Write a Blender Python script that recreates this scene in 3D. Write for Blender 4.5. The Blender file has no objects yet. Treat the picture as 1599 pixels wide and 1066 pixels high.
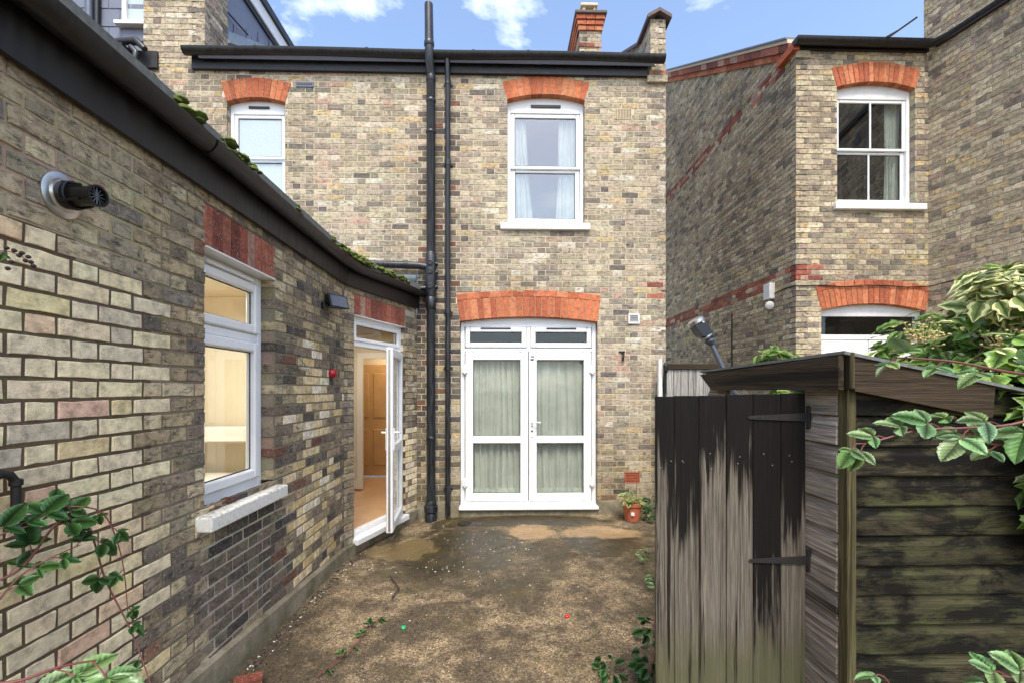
import bpy, bmesh, math, random
from mathutils import Vector, Matrix, noise as mnoise
sc = bpy.context.scene
COL = sc.collection
R = math.radians
# ------------------------------------------------------------------ camera, sky, sun, exposure
YAW = R(1.4); FPX = 711.0; CX = 799.5; HOR = 608.0; EYE = 1.65
cam = bpy.data.cameras.new('camera'); cam_o = bpy.data.objects.new('camera', cam); COL.objects.link(cam_o)
cam.sensor_width = 36.0; cam.lens = 36.0 * FPX / 1599.0
cam.shift_y = (HOR - 533.0) / 1599.0; cam.clip_start = 0.05; cam.clip_end = 2000
cam_o.location = (0, 0, EYE); cam_o.rotation_euler = (R(90), 0, -YAW)
sc.camera = cam_o
SUN_EL = R(58); SUN_AZ = R(177)            # compass azimuth from +Y, clockwise: behind the camera, to the right
world = bpy.data.worlds.new('World'); sc.world = world; world.use_nodes = True
wt = world.node_tree; wt.nodes.clear()
def wn(t, **k):
    n = wt.nodes.new(t)
    for a, b in k.items(): setattr(n, a, b)
    return n
w_out = wn('ShaderNodeOutputWorld'); w_bg = wn('ShaderNodeBackground')
w_sky = wn('ShaderNodeTexSky', sky_type='NISHITA', sun_disc=False, sun_elevation=SUN_EL, sun_rotation=SUN_AZ)
w_sky.air_density = 1.0; w_sky.dust_density = 2.2; w_sky.ozone_density = 1.0
w_tc = wn('ShaderNodeTexCoord'); w_sep = wn('ShaderNodeSeparateXYZ')
w_div = wn('ShaderNodeVectorMath', operation='DIVIDE'); w_cmb = wn('ShaderNodeCombineXYZ')
w_zc = wn('ShaderNodeMath', operation='MAXIMUM'); w_zc.inputs[1].default_value = 0.08
w_n = wn('ShaderNodeTexNoise'); w_n.inputs['Scale'].default_value = 2.1; w_n.inputs['Detail'].default_value = 9; w_n.inputs['Roughness'].default_value = 0.56; w_n.inputs['Distortion'].default_value = 0.25
w_off = wn('ShaderNodeVectorMath', operation='ADD'); w_off.inputs[1].default_value = (-7.86, 0.76, 0.0)
w_r = wn('ShaderNodeValToRGB'); w_r.color_ramp.elements[0].position = 0.54; w_r.color_ramp.elements[1].position = 0.80
w_mix = wn('ShaderNodeMixRGB'); w_mix.inputs[2].default_value = (8.4, 8.7, 9.2, 1)
L = wt.links.new
L(w_tc.outputs['Generated'], w_sep.inputs[0]); L(w_sep.outputs[2], w_zc.inputs[0])
for i in range(3): L(w_zc.outputs[0], w_cmb.inputs[i])
L(w_tc.outputs['Generated'], w_div.inputs[0]); L(w_cmb.outputs[0], w_div.inputs[1])
L(w_div.outputs[0], w_off.inputs[0]); L(w_off.outputs[0], w_n.inputs['Vector']); L(w_n.outputs[0], w_r.inputs[0])
L(w_r.outputs[0], w_mix.inputs[0]); L(w_sky.outputs[0], w_mix.inputs[1])
L(w_mix.outputs[0], w_bg.inputs[0]); w_bg.inputs[1].default_value = 0.15
L(w_bg.outputs[0], w_out.inputs[0])
sun = bpy.data.lights.new('sun', 'SUN'); sun.energy = 1.5; sun.angle = R(20); sun.color = (1.0, 0.94, 0.85)
sun_o = bpy.data.objects.new('sun', sun); COL.objects.link(sun_o)
sdir = Vector((math.sin(SUN_AZ)*math.cos(SUN_EL), math.cos(SUN_AZ)*math.cos(SUN_EL), math.sin(SUN_EL)))
sun_o.rotation_euler = sdir.to_track_quat('Z', 'Y').to_euler(); sun_o.location = (0, -5, 12)
vs = sc.view_settings; vs.view_transform = 'Standard'; vs.look = 'None'; vs.gamma = 1; vs.use_curve_mapping = False
vs.exposure = 1.3
# ------------------------------------------------------------------ helpers
rnd = random.Random(11)
def lin(c):
    return tuple((v/255/12.92 if v/255 <= .04045 else ((v/255+.055)/1.055)**2.4) for v in c[:3])
def at(x, y, Y):                            # a point of the photograph at a known distance Y
    a = (x-CX)/FPX; b = -(y-HOR)/FPX
    dx = a*math.cos(YAW)+math.sin(YAW); dy = math.cos(YAW)-a*math.sin(YAW); t = Y/dy
    return Vector((dx*t, Y, EYE+b*t))
def proj(p):
    a = p[0]*math.cos(YAW)-p[1]*math.sin(YAW); z = p[0]*math.sin(YAW)+p[1]*math.cos(YAW)
    if z < .05: return None
    return (CX+FPX*a/z, HOR-FPX*(p[2]-EYE)/z, z)
class Frame:                                # a vertical plane: s along u, z up, d outwards
    def __init__(s, o, u):
        s.o = Vector(o); s.u = Vector(u).normalized(); s.n = s.u.cross(Vector((0, 0, 1)))
    def p(s, a, z, d=0.0): return s.o + s.u*a + Vector((0, 0, z)) + s.n*d
class MB:
    def __init__(s): s.v = []; s.f = []; s.c = []
    def add(s, vs_, fs, col=None):
        b = len(s.v); s.v += [tuple(q) for q in vs_]
        for f in fs: s.f.append(tuple(b+i for i in f)); s.c.append(col)
    def box(s, fr, sa, sb, za, zb, da, db, ch=0.0, col=None):
        P = fr.p
        if ch <= 0:
            vs_ = [P(a, z, d) for d in (da, db) for z in (za, zb) for a in (sa, sb)]
            s.add(vs_, [(0,2,3,1),(4,5,7,6),(0,1,5,4),(2,6,7,3),(0,4,6,2),(1,3,7,5)], col); return
        c = min(ch, abs(sb-sa)*.45, abs(zb-za)*.45, abs(db-da)*.45)
        X = (sa, sb); Z = (za, zb); D = (da, db); vs_ = []; idx = {}
        for i in (0, 1):
            for j in (0, 1):
                for k in (0, 1):
                    x, z, d = X[i], Z[j], D[k]; sx = c if i == 0 else -c; sz = c if j == 0 else -c; sd = c if k == 0 else -c
                    for ax in range(3):
                        q = [x+sx, z+sz, d+sd]; q[ax] = (x, z, d)[ax]
                        idx[(i, j, k, ax)] = len(vs_); vs_.append(P(*q))
        F = []
        for ax in range(3):
            o = [q for q in range(3) if q != ax]
            for e in (0, 1):
                def key(a, b):
                    t = [0, 0, 0]; t[ax] = e; t[o[0]] = a; t[o[1]] = b; return idx[(t[0], t[1], t[2], ax)]
                F.append((key(0,0), key(1,0), key(1,1), key(0,1)))
        for ax in range(3):
            o = [q for q in range(3) if q != ax]
            for a in (0, 1):
                for b in (0, 1):
                    def k2(e, w):
                        t = [0, 0, 0]; t[ax] = e; t[o[0]] = a; t[o[1]] = b; return idx[(t[0], t[1], t[2], w)]
                    F.append((k2(0, o[0]), k2(1, o[0]), k2(1, o[1]), k2(0, o[1])))
        for i in (0, 1):
            for j in (0, 1):
                for k in (0, 1): F.append((idx[(i,j,k,0)], idx[(i,j,k,1)], idx[(i,j,k,2)]))
        s.add(vs_, F, col)
    def tube(s, pts, r, n=10, cap=True, col=None):
        pts = [Vector(p) for p in pts]; m = len(pts)
        rs = r if isinstance(r, (list, tuple)) else [r]*m
        rings = []; up = Vector((0.0137, 0.021, 1)); pa = None
        for i, p in enumerate(pts):
            t = (pts[min(i+1, m-1)]-pts[max(i-1, 0)])
            if t.length < 1e-9: t = Vector((0, 0, 1))
            t.normalize()
            if pa is None:
                a = t.cross(up)
                if a.length < .05: a = t.cross(Vector((1, 0.1, 0)))
            else: a = pa - t*pa.dot(t)
            a.normalize(); pa = a; b = t.cross(a)
            rings.append([p+(a*math.cos(2*math.pi*k/n)+b*math.sin(2*math.pi*k/n))*rs[i] for k in range(n)])
        vs_ = [q for g in rings for q in g]; F = []
        for i in range(m-1):
            for k in range(n): F.append((i*n+k, i*n+(k+1) % n, (i+1)*n+(k+1) % n, (i+1)*n+k))
        if cap: F.append(tuple(range(n-1, -1, -1))); F.append(tuple((m-1)*n+k for k in range(n)))
        s.add(vs_, F, col)
    def lathe(s, o, axis, prof, n=20, col=None):       # prof: (along, radius)
        ax = Vector(axis).normalized(); a = ax.orthogonal().normalized(); b = ax.cross(a); o = Vector(o); m = len(prof)
        vs_ = [o+ax*h+(a*math.cos(2*math.pi*k/n)+b*math.sin(2*math.pi*k/n))*r for h, r in prof for k in range(n)]
        F = [(i*n+k, i*n+(k+1) % n, (i+1)*n+(k+1) % n, (i+1)*n+k) for i in range(m-1) for k in range(n)]
        F.append(tuple(range(n-1, -1, -1))); F.append(tuple((m-1)*n+k for k in range(n)))
        s.add(vs_, F, col)
    def prism(s, poly, off, col=None):                 # poly: list of Vectors, swept by off
        n = len(poly); off = Vector(off); vs_ = [Vector(p) for p in poly]+[Vector(p)+off for p in poly]
        F = [tuple(range(n)), tuple(range(2*n-1, n-1, -1))]+[(i, n+i, n+(i+1) % n, (i+1) % n) for i in range(n)]
        s.add(vs_, F, col)
    def build(s, name, mat, parent=None, smooth=False, fix=True, angle=40):
        me = bpy.data.meshes.new(name); me.from_pydata(s.v, [], s.f)
        if any(c is not None for c in s.c):
            at_ = me.attributes.new('Col', 'FLOAT_COLOR', 'FACE')
            buf = []
            for c in s.c: buf += list(c or (.5, .5, .5))+[1.0]
            at_.data.foreach_set('color', buf)
        if getattr(s, 'luv', None):
            a2 = me.attributes.new('luv', 'FLOAT_VECTOR', 'POINT'); a2.data.foreach_set('vector', [q for w in s.luv for q in w])
        if fix:
            bm = bmesh.new(); bm.from_mesh(me); bmesh.ops.recalc_face_normals(bm, faces=bm.faces); bm.to_mesh(me); bm.free()
        if smooth:
            me.polygons.foreach_set('use_smooth', [True]*len(me.polygons))
            try: me.set_sharp_from_angle(angle=R(angle))
            except Exception: pass
        me.materials.append(mat)
        o = bpy.data.objects.new(name, me); COL.objects.link(o)
        if parent is not None: attach(o, parent)
        return o
def attach(o, p):
    o.parent = p
    if p.type == 'EMPTY': o.matrix_parent_inverse = Matrix.Translation(p.location).inverted()
def thing(name, label, cat, loc, group=None):
    o = bpy.data.objects.new(name, None); COL.objects.link(o); o.location = loc; o.empty_display_size = .2
    return tag(o, label, cat, group)
def tag(o, label=None, cat=None, group=None, kind=None):
    if label: o['label'] = label
    if cat: o['category'] = cat
    if group: o['group'] = group
    if kind: o['kind'] = kind
    return o
# ------------------------------------------------------------------ materials
class NT:
    def __init__(s, name):
        s.m = bpy.data.materials.new(name); s.m.use_nodes = True; s.t = s.m.node_tree
        s.b = s.t.nodes['Principled BSDF']; s.out = s.t.nodes['Material Output']
        s.pos = s.n('ShaderNodeNewGeometry').outputs['Position']
    def n(s, t, **k):
        q = s.t.nodes.new(t)
        for a, b in k.items(): setattr(q, a, b)
        return q
    def l(s, a, b): s.t.links.new(a, b)
    def mapv(s, scale=(1, 1, 1), src=None, loc=(0, 0, 0)):
        q = s.n('ShaderNodeMapping'); q.inputs['Scale'].default_value = scale; q.inputs['Location'].default_value = loc
        s.l(src or s.pos, q.inputs[0]); return q.outputs[0]
    def noise(s, scale, detail=4, rough=.55, vec=None, dist=0):
        q = s.n('ShaderNodeTexNoise'); q.inputs['Scale'].default_value = scale; q.inputs['Detail'].default_value = detail
        q.inputs['Roughness'].default_value = rough; q.inputs['Distortion'].default_value = dist
        s.l(vec or s.pos, q.inputs['Vector']); return q.outputs['Fac']
    def ramp(s, fac, stops):
        q = s.n('ShaderNodeValToRGB'); e = q.color_ramp.elements
        while len(e) < len(stops): e.new(.5)
        for i, (p, c) in enumerate(stops):
            e[i].position = p; e[i].color = (c, c, c, 1) if isinstance(c, (int, float)) else tuple(c)+(1,)
        s.l(fac, q.inputs[0]); return q.outputs[0]
    def mix(s, fac, a, b, mode='MIX'):
        q = s.n('ShaderNodeMixRGB', blend_type=mode)
        for i, v in ((0, fac), (1, a), (2, b)):
            if isinstance(v, (int, float)): q.inputs[i].default_value = v if i == 0 else (v, v, v, 1)
            elif isinstance(v, tuple): q.inputs[i].default_value = tuple(v)+(1,)
            else: s.l(v, q.inputs[i])
        return q.outputs[0]
    def math(s, op, a, b=0.0, c=None, clamp=False):
        q = s.n('ShaderNodeMath', operation=op, use_clamp=clamp)
        for i, v in enumerate((a, b) if c is None else (a, b, c)):
            if isinstance(v, (int, float)): q.inputs[i].default_value = v
            else: s.l(v, q.inputs[i])
        return q.outputs[0]
    def attr(s, name='Col'): q = s.n('ShaderNodeAttribute'); q.attribute_name = name; return q.outputs['Color']
    def sep(s, v=None): q = s.n('ShaderNodeSeparateXYZ'); s.l(v or s.pos, q.inputs[0]); return q.outputs
    def bump(s, h, strength=.4, dist=.003):
        q = s.n('ShaderNodeBump'); q.inputs['Strength'].default_value = strength; q.inputs['Distance'].default_value = dist
        s.l(h, q.inputs['Height']); s.l(q.outputs[0], s.b.inputs['Normal'])
    def fin(s, col=None, rough=.8, metal=0, spec=None):
        if col is not None:
            if isinstance(col, tuple): s.b.inputs['Base Color'].default_value = col+(1,)
            else: s.l(col, s.b.inputs['Base Color'])
        if isinstance(rough, (int, float)): s.b.inputs['Roughness'].default_value = rough
        else: s.l(rough, s.b.inputs['Roughness'])
        s.b.inputs['Metallic'].default_value = metal
        if spec is not None: s.b.inputs['Specular IOR Level'].default_value = spec
        return s.m
M = {}
def brick_mat(name, soot, pits=.5, bump=.5):
    t = NT(name); col = t.attr()
    v = t.noise(23, 5, .65); col = t.mix(1, col, t.ramp(v, [(.28, .52), (.5, 1.02), (.76, 1.38)]), 'MULTIPLY')
    s1 = t.noise(1.0, 5, .65, t.mapv((16, 16, 44)), .7)
    sm = t.ramp(s1, [(.50, 0.0), (.66, soot)]); col = t.mix(sm, col, lin((60, 54, 48)))
    drift = t.noise(.9, 5, .6, t.mapv((1.2, 1.2, .8)), .5); col = t.mix(1, col, t.ramp(drift, [(.32, .72), (.52, 1.0), (.7, 1.12)]), 'MULTIPLY')
    fine = t.noise(210, 4, .7); pm = t.ramp(fine, [(.56, 0.0), (.66, pits)]); col = t.mix(pm, col, lin((48, 42, 35)))
    pale = t.ramp(t.noise(75, 4, .7), [(.56, 0.0), (.70, .5)]); col = t.mix(pale, col, lin((205, 198, 180)))
    h = t.math('ADD', t.math('MULTIPLY', t.noise(70, 5, .7), 1.0), t.math('MULTIPLY', fine, -.35))
    t.bump(h, bump*1.5, .007)
    return t.fin(col, .92, spec=.25)
M['brick'] = brick_mat('stock_brick', .8, .6)
M['brick_pale'] = brick_mat('pale_brick', .22, .28, .5)
M['brick_red'] = brick_mat('red_brick', .25, .3, .35)
t = NT('mortar'); c = t.mix(1, t.attr(), t.ramp(t.noise(60, 5, .7), [(.25, .62), (.55, 1.0), (.8, 1.2)]), 'MULTIPLY'); t.bump(t.noise(240, 4, .7), .6, .003); M['mortar'] = t.fin(c, .95, spec=.2)
t = NT('white_upvc'); d = t.ramp(t.noise(7, 6, .65), [(.45, 0.0), (.85, .35)]); c = t.mix(d, lin((232, 233, 232)), lin((190, 186, 172))); M['upvc'] = t.fin(c, .32, spec=.5)
t = NT('white_gloss_paint'); M['white_paint'] = t.fin(t.mix(t.ramp(t.noise(9, 5, .6), [(.45, 0.0), (.9, .5)]), lin((228, 228, 224)), lin((176, 172, 160))), .4)
t = NT('rubber_gasket'); M['gasket'] = t.fin(lin((46, 46, 48)), .6)
def pvc(name, c1, c2, rough):
    t = NT(name); f = t.ramp(t.noise(1, 5, .65, t.mapv((30, 30, 4))), [(.42, 0.0), (.75, 1.0)]); c = t.mix(f, lin(c1), lin(c2))
    t.bump(t.noise(60, 3), .12, .002); return t.fin(c, t.ramp(f, [(0, rough), (1, min(1, rough+.3))]), spec=.5)
M['pipe'] = pvc('black_pipe_paint', (24, 25, 28), (58, 62, 66), .3)
M['gutter'] = pvc('black_gutter', (17, 17, 19), (44, 43, 43), .33)
M['fascia'] = pvc('fascia_board', (20, 20, 22), (46, 44, 42), .42)
def glass(name, refl, tint, rough=.015):
    t = NT(name); t.t.nodes.remove(t.b)
    tr = t.n('ShaderNodeBsdfTransparent'); tr.inputs[0].default_value = tint+(1,)
    gl = t.n('ShaderNodeBsdfGlossy'); gl.inputs['Roughness'].default_value = rough; gl.inputs[0].default_value = (.92, .96, 1, 1)
    g_ = t.n('ShaderNodeNewGeometry'); dt = t.n('ShaderNodeVectorMath', operation='DOT_PRODUCT'); t.l(g_.outputs['Incoming'], dt.inputs[0]); t.l(g_.outputs['Normal'], dt.inputs[1])
    c_ = t.math('SUBTRACT', 1.0, t.math('ABSOLUTE', dt.outputs['Value']), clamp=True); f = t.math('MULTIPLY_ADD', t.math('POWER', c_, 5.0), .9, .055+refl)
    f = t.math('MULTIPLY', f, t.math('SUBTRACT', 1.0, g_.outputs['Backfacing']), clamp=True)
    bp = t.n('ShaderNodeBump'); bp.inputs['Strength'].default_value = .03; bp.inputs['Distance'].default_value = .02
    t.l(t.noise(2.2, 2), bp.inputs['Height']); t.l(bp.outputs[0], gl.inputs['Normal'])
    mx = t.n('ShaderNodeMixShader'); t.l(f, mx.inputs[0]); t.l(tr.outputs[0], mx.inputs[1]); t.l(gl.outputs[0], mx.inputs[2]); t.l(mx.outputs[0], t.out.inputs[0])
    return t.m
M['glass'] = glass('window_glass', .0, (.96, .975, .965))
M['glass_sky'] = glass('boosted_window_glass', .16, (.93, .96, .96))  # reflectance raised to brighten the sky in the panes; no real coating
t = NT('frosted_glass'); c = t.ramp(t.noise(220, 3), [(.3, lin((150, 166, 172))), (.7, lin((196, 208, 210)))]); t.bump(t.noise(160, 4, .7), .5, .004); M['frosted'] = t.fin(c, .22, spec=.6)
t = NT('net_curtain'); t.t.nodes.remove(t.b); df = t.n('ShaderNodeBsdfDiffuse'); tl = t.n('ShaderNodeBsdfTranslucent'); mx = t.n('ShaderNodeMixShader'); mx.inputs[0].default_value = .35
cc = t.mix(t.ramp(t.noise(3, 4, .6), [(.3, 0.0), (.8, .6)]), lin((214, 217, 204)), lin((150, 152, 138))); t.l(cc, df.inputs[0]); t.l(cc, tl.inputs[0]); t.l(df.outputs[0], mx.inputs[1]); t.l(tl.outputs[0], mx.inputs[2]); t.l(mx.outputs[0], t.out.inputs[0]); M['curtain'] = t.m
def plain(name, c, rough=.7, var=.25, scale=12, bump=.2, metal=0):
    t = NT(name); v = t.noise(scale, 5, .65); k = t.mix(1, lin(c), t.ramp(v, [(.25, 1-var), (.75, 1+var)]), 'MULTIPLY')
    if bump: t.bump(t.noise(scale*8, 4, .65), bump, .003)
    return t.fin(k, rough, metal)
M['room'] = plain('room_plaster', (218, 206, 180), .9, .06, 3, 0)
M['room_dark'] = plain('darkened_room_plaster', (120, 112, 100), .9, .1, 2, 0)  # darker copy of the room plaster: dimness of unlit interiors put into the colour
M['laminate'] = plain('laminate_floor', (196, 160, 122), .35, .12, 6, 0)
M['wood_white'] = plain('white_joinery', (226, 220, 206), .45, .04, 6, 0)
M['panel_wood'] = plain('varnished_panel', (186, 150, 104), .4, .15, 4, 0)
M['slate'] = plain('slate', (106, 110, 124), .42, .12, 9, .1)
M['felt'] = plain('mineral_felt', (106, 108, 104), .95, .35, 40, .9)
M['lead'] = plain('lead_flashing', (132, 140, 148), .5, .25, 10, .4)
M['cap_stone'] = plain('coping_stone', (96, 84, 80), .85, .25, 14, .4)
M['terracotta'] = plain('terracotta', (172, 96, 66), .8, .22, 20, .2)
M['cream_clay'] = plain('cream_clay', (206, 190, 160), .8, .12, 20, .2)
M['steel'] = plain('brushed_steel', (196, 194, 190), .3, .1, 30, .05, .9)
M['black_plastic'] = plain('black_plastic', (20, 20, 21), .35, .2, 20, .05)
M['red_plastic'] = plain('red_plastic', (150, 20, 28), .25, .15, 20, 0)
M['iron'] = plain('rusty_iron', (26, 22, 20), .7, .4, 40, .4)
M['grey_metal'] = plain('grey_metal', (92, 98, 108), .4, .2, 30, .1, .3)
M['white_plastic'] = plain('white_plastic', (212, 210, 204), .45, .1, 12, 0)
M['verge'] = plain('verge_mortar', (206, 186, 156), .9, .2, 30, .4)
M['red_tile'] = plain('red_clay_trim', (178, 92, 58), .85, .3, 24, .4)
M['moss'] = plain('moss', (84, 96, 36), .95, .5, 60, 1.0)
M['bark'] = plain('dead_bark', (92, 58, 40), .9, .4, 40, .6)
M['stem_red'] = plain('bramble_stem', (104, 58, 52), .55, .3, 40, .2)
M['stem_green'] = plain('green_stem', (84, 96, 52), .6, .3, 40, .2)
M['seed'] = plain('seed_head', (176, 160, 104), .8, .3, 60, .2)
M['soil'] = plain('soil', (58, 46, 34), .95, .4, 60, .8)
M['crumb'] = plain('pale_crumbs', (206, 202, 190), .7, .25, 90, .1)
M['crumb_dark'] = plain('dark_crumbs', (40, 34, 28), .8, .3, 90, .1)
t = NT('rendered_plinth'); z = t.sep()[2]; f = t.math('ADD', t.noise(5, 5, .65), t.math('MULTIPLY', z, -.35)); c = t.mix(t.ramp(f, [(.35, 0.0), (.6, 1.0)]), lin((148, 138, 118)), lin((104, 100, 74))); c = t.mix(t.ramp(t.noise(26, 5, .7), [(.4, 0.0), (.8, .6)]), c, lin((84, 76, 62))); t.bump(t.noise(90, 5, .7), .5, .005); M['plinth'] = t.fin(c, .9)
t = NT('painted_sill_stone'); f = t.ramp(t.noise(34, 6, .75), [(.50, 0.0), (.60, 1.0)]); up = t.sep(t.n('ShaderNodeNewGeometry').outputs['Normal'])[2]; f = t.math('MULTIPLY', f, t.ramp(up, [(.3, .25), (.8, .8)])); c = t.mix(f, lin((222, 220, 212)), lin((120, 108, 84))); t.bump(t.noise(60, 5, .7), .5, .004); M['sill'] = t.fin(c, .7)
t = NT('light_tube'); t.b.inputs['Emission Color'].default_value = (1, .93, .82, 1); t.b.inputs['Emission Strength'].default_value = 9; M['tube'] = t.fin((.9, .9, .9), .5)
# weathered boards
def board_mat(name, base, dark, grainax, kind):
    t = NT(name); oi = t.n('ShaderNodeObjectInfo').outputs['Random']
    sc_ = {'x': (3, 60, 110), 'y': (60, 3, 110), 'z': (110, 60, 2.5)}[grainax]
    off = t.n('ShaderNodeVectorMath', operation='ADD'); cmb = t.n('ShaderNodeCombineXYZ'); k = t.math('MULTIPLY', oi, 37.0)
    for i in range(3): t.l(k, cmb.inputs[i])
    t.l(t.pos, off.inputs[0]); t.l(cmb.outputs[0], off.inputs[1]); v = off.outputs[0]
    g = t.noise(1, 6, .7, t.mapv(sc_, v), .6); g2 = t.noise(3.1, 5, .7, t.mapv(sc_, v), .3)
    col = t.ramp(g, [(.32, tuple(x*.3 for x in lin(base))), (.5, lin(base)), (.7, tuple(min(1, x*1.8) for x in lin(base)))])
    col = t.mix(1, col, t.ramp(g2, [(.3, .6), (.7, 1.25)]), 'MULTIPLY')
    col = t.mix(1, col, t.ramp(oi, [(0, .78), (1, 1.2)]), 'MULTIPLY')
    z = t.sep()[2]
    if kind == 'door':      # wet, tarred upper half running down in points
        st_ = t.noise(1, 5, .7, t.mapv((26, 26, .8), v), .6); br_ = t.noise(1, 4, .6, t.mapv((7, 7, 1.4), v), .3)
        lev = t.math('MULTIPLY_ADD', oi, .45, .55); q_ = t.math('DIVIDE', t.math('SUBTRACT', z, lev), .55)
        q_ = t.math('ADD', q_, t.math('MULTIPLY', t.math('SUBTRACT', st_, .5), 2.6)); q_ = t.math('ADD', q_, t.math('MULTIPLY', t.math('SUBTRACT', br_, .5), 1.6))
        m = t.ramp(q_, [(.38, 0.0), (.62, .97)])
        m = t.math('MAXIMUM', m, t.ramp(t.noise(1, 4, .65, t.mapv((30, 30, .7), v)), [(.60, 0.0), (.66, .9)]))
        gz = t.ramp(t.math('ADD', z, t.math('MULTIPLY', t.noise(9, 4), .25)), [(.62, .8), (.8, 0.0)])
        col = t.mix(gz, col, lin((84, 84, 58)))
        col = t.mix(m, col, lin(dark)); rg = t.ramp(m, [(0, .85), (1, .6)])
    elif kind == 'front':
        b1 = t.noise(1, 6, .7, t.mapv((3.4, 3, 10), v), .4); m = t.ramp(t.math('ADD', b1, t.math('MULTIPLY', t.math('SUBTRACT', g, .5), .25)), [(.44, 0.0), (.56, .94)])
        gr = t.ramp(t.noise(1, 4, .6, t.mapv((2.2, 2, 5), v)), [(.45, 0.0), (.65, .7)])
        col = t.mix(gr, col, lin((70, 74, 42))); col = t.mix(m, col, lin(dark)); rg = .8
    else:
        m = t.ramp(t.noise(1, 5, .65, t.mapv(tuple(q*.08 for q in sc_), v), .3), [(.56, 0.0), (.64, .85)])
        if kind == 'side':
            m = t.math('MAXIMUM', m, t.ramp(t.math('ADD', z, t.math('MULTIPLY', t.noise(8, 3), .12)), [(.0, 0.0), (1, 0.0)]))
        col = t.mix(m, col, lin(dark)); rg = .82
    kn = t.n('ShaderNodeTexVoronoi'); kn.inputs['Scale'].default_value = 1; t.l(t.mapv({'x': (2.2, 6, 9), 'y': (6, 2.2, 9), 'z': (10, 6, 2.4)}[grainax], v), kn.inputs['Vector'])
    col = t.mix(t.ramp(kn.outputs['Distance'], [(.05, .8), (.12, 0.0)]), col, lin((66, 50, 38)))
    t.bump(t.math('ADD', g, t.math('MULTIPLY', g2, .6)), .8, .005)
    return t.fin(col, rg, spec=.18)
M['door_wood'] = board_mat('stained_door_boards', (98, 91, 81), (14, 11, 9), 'z', 'door')
M['front_wood'] = board_mat('mossy_shiplap', (66, 61, 44), (10, 9, 7), 'x', 'front')
M['side_wood'] = board_mat('silvered_shiplap', (150, 140, 128), (24, 19, 16), 'y', 'side')
M['fascia_wood'] = board_mat('dark_fascia_boards', (60, 50, 37), (18, 14, 11), 'x', 'plain')
M['fascia_wood_y'] = board_mat('dark_side_fascia_board', (66, 56, 42), (20, 17, 13), 'y', 'plain')
M['post_wood'] = board_mat('green_corner_post', (80, 74, 50), (18, 16, 11), 'z', 'plain')
M['fence_wood'] = board_mat('grey_fence_boards', (150, 146, 138), (66, 60, 54), 'z', 'plain')
def leaf_mat(name, c1, c2, rough=.38):
    t = NT(name); oi = t.n('ShaderNodeObjectInfo').outputs['Random']; a = t.attr()
    c = t.mix(t.ramp(t.noise(26, 3), [(.35, 0.0), (.7, 1.0)]), lin(c1), lin(c2)); c = t.mix(1, c, a, 'MULTIPLY'); c = t.mix(1, c, t.ramp(oi, [(0, .75), (1, 1.25)]), 'MULTIPLY')
    t.l(c, t.b.inputs['Base Color']); t.b.inputs['Roughness'].default_value = rough
    tl = t.n('ShaderNodeBsdfTranslucent'); t.l(c, tl.inputs[0]); mx = t.n('ShaderNodeMixShader'); mx.inputs[0].default_value = .25
    t.l(t.b.outputs[0], mx.inputs[1]); t.l(tl.outputs[0], mx.inputs[2]); t.l(mx.outputs[0], t.out.inputs[0])
    lu = t.n('ShaderNodeAttribute'); lu.attribute_name = 'luv'; q = t.sep(lu.outputs['Vector'])
    vn = t.math('SINE', t.math('MULTIPLY', t.math('SUBTRACT', q[0], t.math('MULTIPLY', q[1], .75)), 46.0)); mid = t.ramp(q[1], [(0, 1.0), (.05, 0.0)])
    vm = t.math('MAXIMUM', t.ramp(vn, [(.8, 0.0), (1, .5)]), mid)
    c2_ = t.mix(t.math('MULTIPLY', vm, .25), c, t.mix(.5, c, lin((190, 205, 150)))); t.l(c2_, t.b.inputs['Base Color'])
    t.bump(t.math('ADD', t.noise(140, 3), t.math('MULTIPLY', vn, -.35)), .3, .002)
    return t.m
M['leaf'] = leaf_mat('bramble_leaf', (104, 138, 84), (146, 174, 124), .3)  # colour lightened to carry the sheen of the sky on the leaves
M['leaf_dark'] = leaf_mat('dark_bramble_leaf', (46, 82, 42), (74, 114, 62), .3)
M['ivy'] = leaf_mat('ivy_leaf', (84, 128, 48), (160, 186, 84))
M['ivy_var'] = leaf_mat('cream_ivy_leaf', (236, 228, 170), (206, 204, 130))
# the yard surface: exposed aggregate concrete with algae and wet stains
t = NT('aggregate_concrete'); x, y, z = t.sep()
vo = t.n('ShaderNodeTexVoronoi'); vo.inputs['Scale'].default_value = 105; t.l(t.pos, vo.inputs['Vector'])
cell = t.n('ShaderNodeSeparateColor'); t.l(vo.outputs['Color'], cell.inputs[0])
col = t.ramp(cell.outputs[0], [(0, lin((88, 76, 58))), (.3, lin((140, 119, 88))), (.7, lin((174, 151, 115))), (1, lin((206, 187, 154)))])
col = t.mix(t.ramp(vo.outputs['Distance'], [(.4, 0.0), (.8, .65)]), col, lin((80, 68, 52)))
big = t.noise(1.25, 7, .68, None, .6); med = t.noise(5.5, 6, .7)
stain = t.ramp(t.math('ADD', t.math('MULTIPLY', big, .7), t.math('MULTIPLY', med, .4)), [(.43, 0.0), (.59, .86)])
col = t.mix(stain, col, t.mix(cell.outputs[1], lin((34, 29, 21)), lin((76, 65, 49))))
col = t.mix(t.ramp(t.noise(14, 5, .75), [(.52, 0.0), (.66, .7)]), col, lin((40, 34, 25)))
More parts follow.
